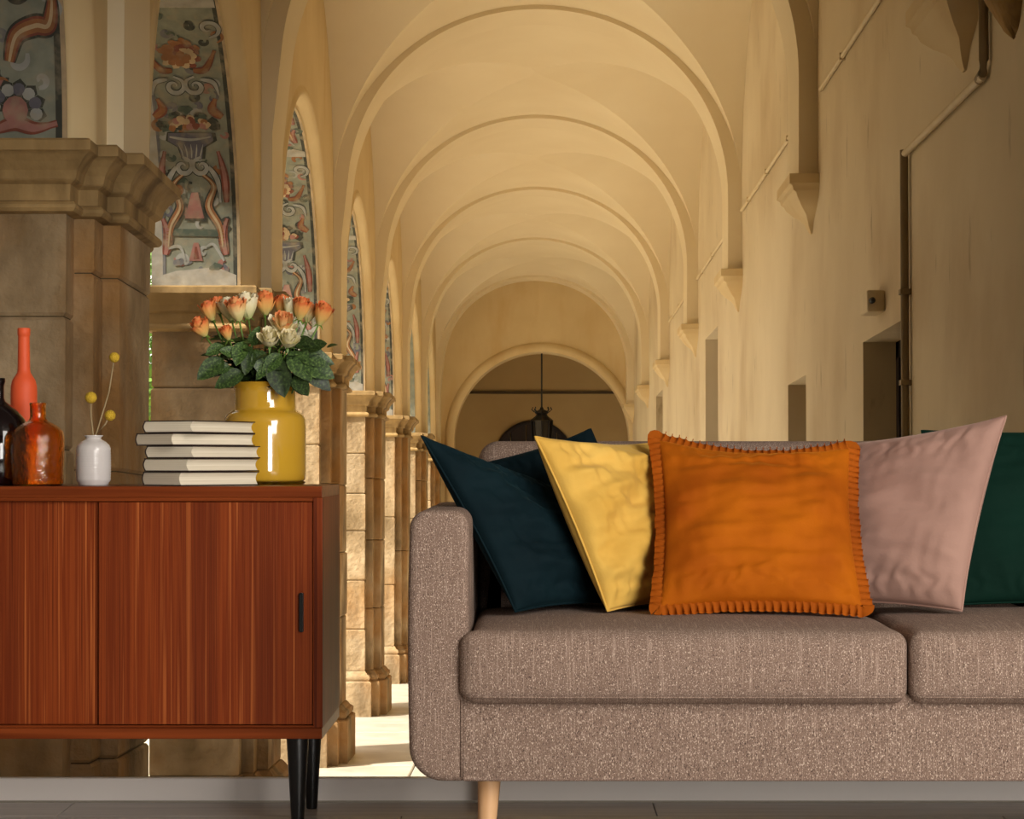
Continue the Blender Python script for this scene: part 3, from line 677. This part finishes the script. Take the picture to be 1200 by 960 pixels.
q = MB(); soft_prism(q, rrect(hx - .0045 - o_.x, hx + .0045 - o_.x, .769 - (741 - HY) * DF / F, .769 - (695 - HY) * DF / F, .003, 3), DF - .003 - o_.y, DF + .007 - o_.y, .001, 2); q.build('door_handle', 'blackleg', dr)
for lx in (-.488, -1.972):
    for ly in (4.61, 4.905):
        q = MB(); q.lathe([(.0115, 0), (.0125, .004), (.0235, SZ0 - .002), (.0235, SZ0 + .0005)], n=20)
        q.build('leg', 'blackleg', sb, (lx - o_.x, ly - o_.y, 0), smooth=True, angle=40)

# ---- things on the sideboard
ZT = SZ1
def lathe_thing(name, cx, d, prof, m, label, cat, n=48):
    q = MB(); q.lathe(prof, n=n); o = q.build(name, m, None, (P(cx, 0, d).x, d, ZT + .0003), smooth=True, angle=60); return tag(o, label, cat)
def hollow(prof, t):
    inner = [(max(.0008, r - t), max(z, t)) for r, z in prof[::-1] if r > t]
    return prof + inner + [(.0005, t)]
s = F / 4.66
am = [(.002, 0), (.048, 0), (.0525, .004), (.0535, .012), (.0547, .07), (.0546, .1), (.052, .113), (.045, .122), (.032, .13), (.022, .135), (.0175, .14), (.0165, .145), (.0165, .168), (.0175, .169), (.0175, .1735), (.0165, .174)]
lathe_thing('amber_bottle', 44.5, 4.66, hollow(am, .004), 'amber', 'short amber glass bottle with a wide body and small neck', 'bottle')
dk = [(.002, 0), (.056, 0), (.061, .006), (.064, .03), (.066, .085), (.064, .115), (.056, .14), (.042, .158), (.026, .17), (.015, .178), (.012, .186), (.012, .212), (.0145, .22), (.0145, .228), (.013, .2285)]
lathe_thing('smoky_bottle', -2, 4.73, hollow(dk, .004), 'smoke', 'dark smoky glass demijohn bottle at the end of the row beside the amber one', 'bottle')
co = [(.002, 0), (.027, 0), (.0285, .003), (.0285, .2), (.028, .215), (.025, .228), (.0185, .238), (.0145, .245), (.0135, .252), (.0125, .32), (.0125, .325), (.0138, .326), (.0138, .34), (.0128, .342), (.0105, .342), (.01, .3), (.001, .29)]
lathe_thing('coral_bottle', 28, 4.85, co, 'coral', 'tall matte coral orange bottle with a long neck behind the amber one', 'bottle')
wv = [(.002, 0), (.029, 0), (.031, .002), (.032, .006), (.0352, .01)]
for i in range(11): z = .014 + i * .0055; wv += [(.0362 + .0006 * math.sin(i / 10 * 3.14), z), (.0355 + .0006 * math.sin(i / 10 * 3.14), z + .0035)]
wv += [(.036, .078), (.033, .085), (.026, .092), (.018, .096), (.0155, .099), (.0165, .1015), (.02, .104), (.0198, .1055), (.014, .1045), (.0125, .098), (.02, .088), (.03, .07), (.03, .01), (.001, .008)]
wvo = lathe_thing('white_vase', 109.5, 4.66, wv, 'white_ceramic', 'small ribbed white ceramic bud vase holding yellow ball flowers', 'vase')
mouth = Vector((wvo.location.x, 4.66, ZT + .103))
for (bx, by, r, bend, lab) in ((134, 419, .011, .006, 'tallest yellow ball flower on a dry stem in the white vase'), (106.5, 466, .0125, -.002, 'yellow ball flower of middle height on a straight dry stem in the white vase'),
                               (129, 487, .0115, .004, 'lowest yellow ball flower leaning sideways in the white vase')):
    head = P(bx, by, 4.66); base = Vector((mouth.x + (mouth.x - head.x) * .3, 4.66, ZT + .012))
    root = tag(empty('ball_flower', base), lab, 'flower', 'ball flowers in the white vase')
    m1 = mouth + Vector(((head.x - mouth.x) * .12, .0, .004)); m2 = m1.lerp(head, .55) + Vector((bend, 0, 0))
    q = MB(); q.tube([base - base, m1 - base, m2 - base, head - base], [.0017, .0018, .0017, .0015], 6); q.build('stem', 'drystem', root, smooth=True)
    q = MB()
    pr = []
    for i in range(13): t = math.pi * i / 12; pr.append((max(.0003, r * math.sin(t)), -r * math.cos(t)))
    q.lathe(pr, head - base, 20)
    q.v = [tuple(Vector(v) + (Vector(v) - (head - base)).normalized() * .0007 * noise.noise(Vector(v) * 900)) for v in q.v]
    q.build('flower_head', 'ball', root, smooth=True)

# books: spine away to the left, head edge and fore-edge meeting in the corner that faces us
books = [(212, 553.3, 570, 43, .204), (221, 537.6, 553.3, 35, .21), (227, 522.8, 537.6, 31, .215), (203, 508, 522.8, 44, .21), (226, 493.3, 508, 29, .21)]
bl = ['dark covered hardback at the bottom of the book stack', 'dark covered hardback second from the bottom of the book stack', 'dark covered hardback in the middle of the book stack',
      'dark covered hardback sticking out to the side, second from the top of the stack', 'dark covered hardback on top of the book stack']
zb = ZT + .0004
for i, (cx, yt, yb, ang, hh) in enumerate(books):
    t = (yb - yt) * 4.6 / F; wd = .125; a = R(ang)
    cor = P(cx, 0, 4.562)
    fx = Vector((math.cos(a), -math.sin(a), 0)); fy = Vector((math.sin(a), math.cos(a), 0))
    cen = Vector((cor.x, 4.562, zb)) - fx * wd / 2 + fy * hh / 2
    root = tag(empty('book', cen, (0, 0, -a)), bl[i], 'book', 'stack of hardback books')
    tc = .0021; x0, x1, y0, y1 = -wd / 2, wd / 2, -hh / 2, hh / 2
    for z0, nm in ((0, 'back_cover'), (t - tc - .0003, 'front_cover')):
        q = MB(); q.loft([[(x0, y0 - .002, z), (x1 + .003, y0 - .002, z), (x1 + .003, y1 + .002, z), (x0, y1 + .002, z)] for z in (z0, z0 + tc)]); q.build(nm, 'cover', root)
    prof = [(x0 + .001 - .0055 * math.sin(math.pi * k / 8), tc + (t - 2 * tc) * k / 8) for k in range(9)]
    q = MB(); pin = [(x + .0016, z) for x, z in prof[::-1]]
    q.loft([[(x, y, z) for x, z in prof + pin] for y in (y0 - .002, y1 + .002)]); q.build('spine', 'cover', root)
    pg = [(x + .0018, z) for x, z in prof] + [(x1 - .006 * math.sin(math.pi * k / 8), t - tc - .0002 - (t - 2 * tc - .0004) * k / 8) for k in range(9)]
    q = MB(); q.loft([[(x, y, min(max(z, tc + .0002), t - tc - .0004)) for x, z in pg] for y in (y0, y1)]); q.build('page_block', 'page', root)
    zb += t

# yellow vase
DV = 4.86
vroot = tag(empty('yellow_vase', (P(310.5, 0, DV).x, DV, ZT + .0003)), 'large glossy yellow glass vase holding the roses', 'vase')
vp = [(.002, .007), (.084, .007), (.0885, .012), (.0895, .03), (.0895, .128), (.0885, .142), (.084, .152), (.075, .159), (.068, .1635), (.0675, .169), (.067, .18), (.067, .2), (.068, .21), (.072, .2185), (.0755, .2225), (.073, .2235), (.068, .219), (.0625, .205), (.061, .17), (.07, .155), (.082, .14), (.084, .02), (.001, .015)]
q = MB(); q.lathe(vp, n=64); q.build('vase_body', 'vase', vroot, smooth=True, angle=60)
q = MB(); q.lathe([(.002, 0), (.083, 0), (.0875, .003), (.088, .007), (.002, .0072)], n=64); q.build('glass_base', 'clear', vroot, smooth=True, angle=50)

# roses
def petal_mesh():
    q = MB(); rows = []
    for i in range(8):
        v = i / 7; row = []
        for j in range(9):
            u = -1 + j / 4; wdt = math.sin(math.pi * (.12 + .66 * v)) ** .8
            an = u * 1.0 * wdt; r = .22 + .27 * math.sin(min(1, v * 1.3) * math.pi / 2) + .34 * max(0, v - .7) ** 1.5 + .03 * math.sin(j * 2.1) * v
            row.append((r * math.cos(an), r * math.sin(an), v - (.16 * u * u + .05 * math.sin(j * 1.7)) * v))
        rows.append(row)
    q.grid(rows)
    q.f += []; return q
PETAL = {}
def bloom_mesh(mt):
    q = MB()
    for k in range(5):
        rows = []
        for i in range(6):
            v = i / 5; row = []
            for j in range(8):
                an = k * 2.2 + (j / 7) * 2.3; r = (.10 + .065 * k) * (.5 + .5 * v) * (1 + .05 * j / 7)
                row.append((r * math.cos(an), r * math.sin(an), .12 + v * (.84 - .02 * k)))
            rows.append(row)
        q.grid(rows)
    q.lathe([(.02, -.12), (.11, -.09), (.17, -.02), (.2, .08), (.24, .2)], n=12, cap=True)
    return q
def leaf_mesh(nm, curl):
    q = MB(); rows = []
    for i in range(9):
        v = i / 8; wd_ = .30 * math.sin(math.pi * (v ** .8)) ** .75 if 0 < v < 1 else .0
        row = []
        for j in range(7):
            u = -1 + j / 3; row.append((u * wd_, v, .10 * abs(u) * wd_ * 2 + curl * v * v + .012 * math.sin(v * 26) * abs(u)))
        rows.append(row)
    q.grid(rows); o = q.build(nm, 'leaf', None, smooth=True); me = o.data; bpy.data.objects.remove(o); return me
LEAF = [leaf_mesh('leaf', c) for c in (-.25, -.05, -.45)]
for mt in ('rose_orange', 'rose_peach', 'rose_cream'):
    o = petal_mesh().build('petal', mt, None, smooth=True); pm = o.data; bpy.data.objects.remove(o)
    o = bloom_mesh(mt).build('bloom', mt, None, smooth=True); bmh = o.data; bpy.data.objects.remove(o); PETAL[mt] = (pm, bmh)
def frame_mat(p, zdir, spin, scale):
    zd = zdir.normalized(); q = zd.to_track_quat('Z', 'Y').to_matrix().to_4x4()
    return Matrix.Translation(p) @ q @ Matrix.Rotation(spin, 4, 'Z') @ Matrix.Diagonal((scale, scale, scale, 1))
rg = random.Random(21)
def leaf(root, base, p, d, nrm, ln, vi):
    """leaf growing from p along d"""
    y = d.normalized(); z = (nrm - y * nrm.dot(y)).normalized(); x = y.cross(z)
    m = Matrix(((x.x, y.x, z.x, 0), (x.y, y.y, z.y, 0), (x.z, y.z, z.z, 0), (0, 0, 0, 1)))
    o = link('leaf', LEAF[vi % 3], root); o.matrix_local = Matrix.Translation(p - base) @ m @ Matrix.Diagonal((ln, ln, ln, 1)); return o
vc = Vector(vroot.location)
roses = [  # px x, px y, bloom height m, material, openness, depth offset, label
    (240, 392, .036, 'rose_orange', .5, -.03, 'wide open yellow-orange rose at the outer side of the bouquet toward the bottles'),
    (249, 374, .036, 'rose_orange', .1, .02, 'slim orange rosebud just above the wide open yellow-orange rose'),
    (268, 397, .026, 'rose_orange', .1, -.04, 'small red-orange rosebud low among the leaves'),
    (271, 374, .042, 'rose_cream', .2, .03, 'cream rose half hidden behind a peach one'),
    (280, 374, .042, 'rose_peach', .2, -.03, 'peach rose in front of two cream ones'),
    (291, 371, .046, 'rose_cream', .35, .0, 'full cream rose at the top of the bouquet'),
    (311, 367, .042, 'rose_orange', .25, .02, 'tall orange rose with ragged petals at the top of the bouquet'),
    (330, 368, .036, 'rose_orange', .1, .03, 'slim orange rosebud at the top between two taller stems'),
    (340, 373, .038, 'rose_cream', .1, .0, 'slim cream rosebud beside an orange bud'),
    (351, 373, .040, 'rose_orange', .15, -.02, 'orange rose with pale base above the leaves toward the sofa'),
    (360, 376, .034, 'rose_peach', .15, .02, 'pale peach rosebud between two orange roses'),
    (374, 379, .040, 'rose_orange', .15, -.01, 'orange rosebud at the outer side of the bouquet toward the sofa'),
    (331, 389, .042, 'rose_peach', .75, -.07, 'large opened peach rose with cream outer petals in the middle of the bouquet'),
    (316, 404, .036, 'rose_cream', .5, -.08, 'small cream rose low in the front of the bouquet'),
    (337, 405, .036, 'rose_cream', .5, -.08, 'cream rose below the large opened peach rose'),
    (257, 366, .030, 'rose_orange', .1, .05, 'narrow orange rosebud behind the slim one')]
for i, (px, py, hb, mt, op, dd, lab) in enumerate(roses):
    hb *= 1.13; d = DV + dd; tip = P(px, py, d)
    base = vc + Vector(((tip.x - vc.x) * -.25, dd * -.2, .03)); mid = vc + Vector(((tip.x - vc.x) * .45, dd * .4, .215))
    root = tag(empty('rose', base), lab, 'rose', 'roses in the yellow vase')
    path = []
    for k in range(9):
        t = k / 8; a_ = base.lerp(mid, t); b_ = mid.lerp(tip, t); path.append(a_.lerp(b_, t))
    q = MB(); q.tube([p - base for p in path], .0021, 6); q.build('stem', 'stem', root, smooth=True)
    ax = (path[-1] - path[-3]).normalized(); ax = (ax + Vector((0, -.25 - .5 * (dd < -.06), .25))).normalized()
    pm, bm_ = PETAL[mt]
    bo = link('bloom', bm_, root); bo.matrix_local = frame_mat(tip - base, ax, rg.uniform(0, 6), hb) @ Matrix.Diagonal((.8, .8, 1.12, 1))
    np_ = 8
    for k in range(np_):
        outer = k >= 4
        o = link('petal', pm if not (mt == 'rose_peach' and outer and op > .6) else PETAL['rose_cream'][0], bo)
        tilt = (.08 + op * .62 if outer else .03 + op * .25) + rg.uniform(-.05, .08)
        sc = (.92 if outer else .88)
        o.matrix_local = Matrix.Rotation(k * 2 * math.pi / 4 + (.8 if outer else 0) + rg.uniform(-.2, .2), 4, 'Z') @ Matrix.Rotation(tilt, 4, 'Y') @ Matrix.Translation((-.1 if not outer else -.04, 0, -.02)) @ Matrix.Diagonal((sc * 1.05, sc * 1.05, sc * rg.uniform(.95, 1.1), 1))
    for k in range(4):   # sepals
        a_ = k * 1.57; q = MB(); q.grid([[(.001, -.003, 0), (.001, .003, 0)], [(.008, -.003, -.002), (.008, .003, -.002)], [(.016, -.0004, -.008), (.016, .0004, -.008)]])
        so = q.build('sepal', 'stem', root); so.matrix_local = Matrix.Translation(tip - base - ax * .002) @ ax.to_track_quat('Z', 'Y').to_matrix().to_4x4() @ Matrix.Rotation(a_, 4, 'Z')
    for k in range(24):
        t = .50 + .36 * rg.random(); j = t * 8; p = path[int(j)].lerp(path[min(8, int(j) + 1)], j - int(j))
        if p.z < ZT + .225: p = p + Vector((0, 0, ZT + .228 - p.z))
        ang = rg.uniform(0, 2 * math.pi); out = Vector((math.cos(ang), math.sin(ang) * .8 - .25, rg.uniform(-.25, .35))) + Vector(((tip.x - vc.x) * 4, 0, 0))
        leaf(root, base, p, out, Vector((rg.uniform(-.4, .4), rg.uniform(-.9, .1), 1)), rg.uniform(.022, .038), rg.randrange(3))
# extra foliage stems, given by the tip pixel of each leaf
fol = [((318, 432), [((322, 420), (334, 468)), ((318, 425), (300, 440)), ((330, 415), (306, 436))], 'leafy rose stem with one large leaf hanging over the front of the vase rim'),
       ((255, 425), [((262, 420), (229, 446)), ((270, 430), (246, 432)), ((285, 436), (250, 452)), ((262, 405), (240, 416))], 'leafy rose stem drooping on the side toward the bottles'),
       ((370, 425), [((345, 440), (362, 465)), ((343, 445), (352, 458)), ((352, 422), (392, 440)), ((360, 408), (384, 402)), ((356, 430), (386, 452))], 'leafy rose stem drooping on the side toward the sofa'),
       ((345, 420), [((340, 412), (366, 448)), ((350, 415), (388, 420)), ((342, 420), (356, 440)), ((345, 400), (372, 405))], 'leafy rose stem spreading forward beside the big hanging leaf'),
       ((290, 415), [((285, 400), (276, 430)), ((295, 405), (300, 385)), ((295, 410), (286, 438)), ((280, 415), (256, 410)), ((300, 410), (312, 440))], 'leafy rose stem in the centre front of the bouquet')]
for (tx, ty), lv, lab in fol:
    tip = P(tx, ty, DV - .06); base = vc + Vector(((tip.x - vc.x) * -.3, .02, .03)); mid = vc + Vector(((tip.x - vc.x) * .5, -.02, .22))
    root = tag(empty('rose_foliage', base), lab, 'foliage', 'leafy stems in the yellow vase')
    path = [base.lerp(mid, k / 6).lerp(mid.lerp(tip, k / 6), k / 6) for k in range(7)]
    q = MB(); q.tube([p - base for p in path], .002, 6); q.build('stem', 'stem', root, smooth=True)
    for k, ((ax_, ay_), (bx_, by_)) in enumerate(lv):
        a3 = P(ax_, ay_, DV - .072); b3 = P(bx_, by_, DV - .098)
        q = MB(); q.tube([tip - base, a3 - base], .0012, 5); q.build('leaf_stalk', 'stem', root)
        leaf(root, base, a3, b3 - a3, Vector((0, -1, .35)), (b3 - a3).length * .95, k + 1)
    for k in range(20):
        p = path[3 + k % 4] + Vector((rg.uniform(-.026, .026), rg.uniform(-.03, .03), rg.uniform(.0, .035)))
        if p.z < ZT + .225: p.z = ZT + .228
        ang = rg.uniform(0, 2 * math.pi); leaf(root, base, p, Vector((math.cos(ang), math.sin(ang) * .7 - .2, rg.uniform(-.2, .5))), Vector((rg.uniform(-.4, .4), rg.uniform(-.9, .1), 1)), rg.uniform(.024, .038), k)

# ---- sofa
SF = 4.12; SBK = 4.965; AX0, AX1 = -.228, -.119; CM = .6955
so = tag(empty('sofa', (CM, 4.55, 0)), 'two-seat sofa in taupe woven fabric with rounded arms on pale wooden legs', 'sofa')
O = Vector(so.location)
def shift(q): q.v = [(x - O.x, y - O.y, z - O.z) for x, y, z in q.v]; return q
for mir in (0, 1):
    q = MB(); soft_prism(q, densify(rrect(AX0, AX1, .172, .677, (.062, .017, .03, .034), 8), .03), SF, SBK, .016, 6, 12)
    q.v = [(x - (.004 * math.sin((z - .17) / .5 * math.pi) if x < AX0 + .03 else 0), y, z) for x, y, z in q.v]
    if mir: q.v = [(2 * CM - x, y, z) for x, y, z in q.v]
    ao = shift(q).build('arm', 'fabric', so, smooth=True, angle=60)
    sx = AX1 - .0125; pth = [(sx, SF - .0005, .182), (sx, SF - .0005, .325)]
    if mir: pth = [(2 * CM - x, y, z) for x, y, z in pth]
    q = MB(); q.tube(pth, .0025, 6); shift(q).build('seam', 'fabric', ao, smooth=True)
q = MB(); soft_prism(q, densify(rrect(AX1 - .012, 2 * CM - AX1 + .012, .173, .335, .006, 3), .05), SF - .0005, SBK - .02, .005, 3, 2); shift(q).build('base_frame', 'fabric', so, smooth=True, angle=50)
q = MB(); soft_prism(q, densify(rrect(AX1 + .001, 2 * CM - AX1 - .001, .331, .8115, (.01, .01, .045, .045), 8), .05), 4.775, SBK - .005, .05, 6, 4); shift(q).build('backrest', 'fabric', so, smooth=True, angle=60)
for mir in (0, 1):
    x0, x1 = AX1 - .0 + .001, CM - .0015
    q = MB(); pr = densify(rrect(x0, x1, .3185, .452, (.028, .028, .026, .026), 6), .02)
    soft_prism(q, pr, 4.088, 4.772, .026, 6, 22, caprings=5)
    nv = []
    for x, y, z in q.v:
        u = max(-1, min(1, (2 * x - x0 - x1) / (x1 - x0))); v = max(-1, min(1, (y - 4.43) / .345)); ww = max(-1, min(1, (z - .385) / .067))
        if y < 4.117: x += -.017 * max(0, -u) ** 8 * (1 if not mir else 1)
        z += .014 * max(0, ww) * (1 - u ** 4) * (1 - abs(v) ** 5)
        if y < 4.2: y -= .012 * (1 - u ** 6) * (1 - ww * ww)
        n_ = noise.noise((x * 7 + mir * 9, y * 7, z * 5)) + (1.1 * noise.noise((x * 34, 3, z * 6)) if mir and y < 4.2 else 0); z += .003 * n_ * max(0, ww); y += .003 * n_
        nv.append((x if not mir else 2 * CM - x, y, z))
    q.v = nv; co_ = shift(q).build('seat_cushion', 'fabric', so, smooth=True, angle=70)
    pth = []
    for k in range(30):
        u = -1 + 2 * k / 29; x = x0 + .01 + (x1 - x0 - .02) * k / 29; x -= .012 * max(0, -u) ** 8
        pth.append((x if not mir else 2 * CM - x, 4.0855 - .0072 * (1 - u ** 6), .3335))
    q = MB(); q.tube(pth, .0018, 5); shift(q).build('seam', 'fabric', co_, smooth=True)
for lx, sx_ in ((-.082, -1), (2 * CM + .082, 1)):
    for ly in (4.2, 4.87):
        q = MB(); q.loft([[(sx_ * k_ * .008 + r * math.cos(2 * math.pi * i / 20), r * math.sin(2 * math.pi * i / 20), z) for i in range(20)] for z, r, k_ in ((0, .0125, 1), (.004, .0142, 1), (.1, .0185, .4), (.176, .0218, 0))])
        q.build('leg', 'ash', so, (lx - O.x, ly - O.y, 0), smooth=True, angle=50)

# ---- cushions
def cushion(name, BL, BR, TR, TL, T_, m, label, pinch=.055, seed=0, wr=.006, ruffle=False, sag=0.0, fold=1.0):
    BL, BR, TR, TL = map(Vector, (BL, BR, TR, TL)); base = (BL + BR) / 2
    nrm = (BR - BL).cross(TL - BL).normalized()              # towards the viewer side
    if nrm.y > 0: nrm = -nrm
    n = 88; off = Vector((seed * 3.1, seed * 1.7, 0))
    def pos(u, v):
        pu = u * (1 - pinch * (1 - v * v) ** 1.0 * abs(u) ** 2); pv = v * (1 - pinch * (1 - u * u) * abs(v) ** 2)
        a = BL.lerp(BR, (pu + 1) / 2); b = TL.lerp(TR, (pu + 1) / 2); p = a.lerp(b, (pv + 1) / 2)
        if sag and v > 0: p = p - (TL - BL).normalized() * sag * (1 - u * u) * v * v
        return p
    def th(u, v): return T_ * (max(0, (1 - u * u)) * max(0, (1 - v * v))) ** .42
    rf_ = random.Random(seed * 13 + 5); folds = []
    for k in range(26):
        side = rf_.randrange(4); e_ = rf_.uniform(-.9, .9); ln = rf_.uniform(.25, .8)
        st = [(e_, -1), (1, e_), (e_, 1), (-1, e_)][side]; dr_ = [(rf_.uniform(-.7, .7), 1), (-1, rf_.uniform(-.6, .6)), (rf_.uniform(-.7, .7), -1), (1, rf_.uniform(-.6, .6))][side]
        L_ = math.hypot(*dr_); folds.append((st[0], st[1], dr_[0] / L_, dr_[1] / L_, ln, rf_.uniform(.03, .07), rf_.choice((-1, 1, 1)) * rf_.uniform(.4, 1.0), rf_.uniform(-.5, .5)))
    def fold_h(u, v):
        h = 0.0
        for (fu, fv, du, dv, ln, wd_, am_, cu) in folds:
            a_ = (u - fu) * du + (v - fv) * dv
            if -.05 < a_ < ln:
                c_ = -(u - fu) * dv + (v - fv) * du - cu * a_ * a_
                if abs(c_) < .25: h += am_ * math.exp(-(c_ / (wd_ * (1 + a_))) ** 2) * min(1, (a_ + .05) / .12) * (1 - a_ / ln) ** 1.2
        return h
    q = MB(); rows_f = []; rows_b = []
    cs = [math.sin(math.pi / 2 * (-1 + 2 * i / n)) * .35 + (-1 + 2 * i / n) * .65 for i in range(n + 1)]
    for v in cs:
        rf = []; rb = []
        for u in cs:
            p = pos(u, v); t = th(u, v); e = (1 - u ** 6) * (1 - v ** 6)
            q3 = Vector((u * 1.6, v * 2.6, 0)) + off
            w_ = noise.noise(q3 * 1.1) * 1.0 + noise.noise(Vector((u * 2 + v * 3, v * 7 - u * 1.5, 3)) + off) * .55 * fold + noise.noise(Vector((u * 9, v * 3.2 - abs(u) * 2, 7)) + off) * .3 * (max(abs(v), abs(u)))
            ed = .0045 * math.sin((u + seed) * 31 + noise.noise(q3 * 3) * 4) * max(0, abs(v) - .55) / .45 * (1 - abs(v) ** 12)
            rf.append(p + nrm * (t + wr * 1.5 * w_ * e + ed * e + wr * .62 * fold_h(u, v) * min(1, 6 * (1 - max(abs(u), abs(v)))))); rb.append(p - nrm * (t * .9))
        rows_f.append(rf); rows_b.append(rb)
    q.grid([[p - base for p in r] for r in rows_f]); q.grid([[p - base for p in r] for r in rows_b], flip=True)
    me = bpy.data.meshes.new(name); me.from_pydata([tuple(v) for v in q.v], [], q.f); me.materials.append(M[m])
    bm = bmesh.new(); bm.from_mesh(me); bmesh.ops.remove_doubles(bm, verts=bm.verts, dist=.0002); bmesh.ops.recalc_face_normals(bm, faces=bm.faces)
    for f in bm.faces: f.smooth = True
    bm.to_mesh(me); bm.free()
    o = tag(link(name, me, None, base), label, 'cushion')
    peri = []
    K = 60
    for k in range(K): peri.append((-1 + 2 * k / K, -1))
    for k in range(K): peri.append((1, -1 + 2 * k / K))
    for k in range(K): peri.append((1 - 2 * k / K, 1))
    for k in range(K): peri.append((-1, 1 - 2 * k / K))
    pts = [pos(u, v) for u, v in peri]
    if not ruffle:
        r = .0026; q = MB(); N = len(pts); rings = []
        for i, p in enumerate(pts + [pts[0]]):
            i %= N; t = (pts[(i + 1) % N] - pts[i - 1]).normalized(); s_ = t.cross(nrm).normalized()
            rings.append([p - base + r * (math.cos(a_) * nrm + math.sin(a_) * s_) for a_ in [2 * math.pi * j / 6 for j in range(6)]])
        q.loft(rings, False); q.build('seam', m, o, smooth=True)
    else:
        dense = []; SUB = 8; N = len(pts)
        for i in range(N):
            for j in range(SUB): dense.append(pts[i].lerp(pts[(i + 1) % N], j / SUB))
        rows = [[], [], [], [], []]; ND = len(dense); cum = 0; ctr = (BL + BR + TL + TR) / 4; rr = random.Random(5)
        ph = 0.0
        for i in range(ND + 1):
            p = dense[i % ND]; d_ = (dense[(i + 3) % ND] - dense[i - 3]); t = d_.normalized(); s_ = t.cross(nrm).normalized()
            if s_.dot(p - ctr) < 0: s_ = -s_
            ph += (dense[(i + 1) % ND] - p).length * 2 * math.pi / .0150 * (1 + .25 * noise.noise((i * .02, 2, 2)))
            wv_ = math.sin(ph); w2 = math.cos(ph); wid = .0195 * (1 + .15 * noise.noise((i * .03, 0, 0)))
            for j, f in enumerate((-.25, .15, .5, .85, 1.0)):
                rows[j].append(p - base + s_ * wid * f + nrm * ((.006 + .0075 * wv_ * max(0.2, f)) * (1 - .2 * f)) + t * .004 * w2 * max(0, f))
        q = MB(); q.grid(rows); q.build('ruffle', 'ruffle', o, smooth=True)
    return o
ZQ = .4655; UP = Vector((0, 0, 1))
def W(x, y, d): return P(x, y, d)
cushion('orange_cushion', (W(772, 0, 4.36).x, 4.36, ZQ + .012), (W(1012, 0, 4.36).x, 4.36, ZQ + .012), W(997, 525, 4.60), W(770, 515, 4.60), .062, 'orange',
        'burnt orange velvet cushion edged with a ruffle', .07, 1, .010, True, .022)
cushion('yellow_cushion', (W(712, 0, 4.42).x, 4.42, ZQ + .004), (.39, 4.70, ZQ + .004), (.25, 4.735, .805), W(627, 512, 4.44), .068, 'yellow',
        'butter yellow cushion leaning between the teal and the ruffled orange ones', .06, 4, .019)
cushion('teal_cushion', (W(604, 0, 4.40).x, 4.40, ZQ + .004), (.24, 4.66, ZQ + .004), (.03, 4.66, .715), W(494, 511, 4.42), .062, 'teal',
        'dark teal velvet cushion leaning over the sofa arm', .07, 8, .012)
cushion('teal_cushion', (-.06, 4.64, ZQ + .03), (.30, 4.66, ZQ + .004), W(692, 503, 4.735), W(560, 545, 4.735), .045, 'teal2',
        'deep teal cushion standing behind the yellow one with one corner peeking up', .05, 3, .008)
cushion('pink_cushion', (.53, 4.66, ZQ + .004), (W(1127, 0, 4.42).x, 4.42, ZQ + .004), W(1179, 488, 4.45), (.64, 4.73, .80), .066, 'lilac',
        'dusty pink cushion between the ruffled orange and the green ones', .06, 6, .007)
cushion('green_cushion', (.86, 4.60, ZQ + .004), (1.29, 4.58, ZQ + .004), (1.27, 4.745, .835), W(1080, 505, 4.745), .055, 'green',
        'bottle green velvet cushion behind the dusty pink one', .04, 9, .004)
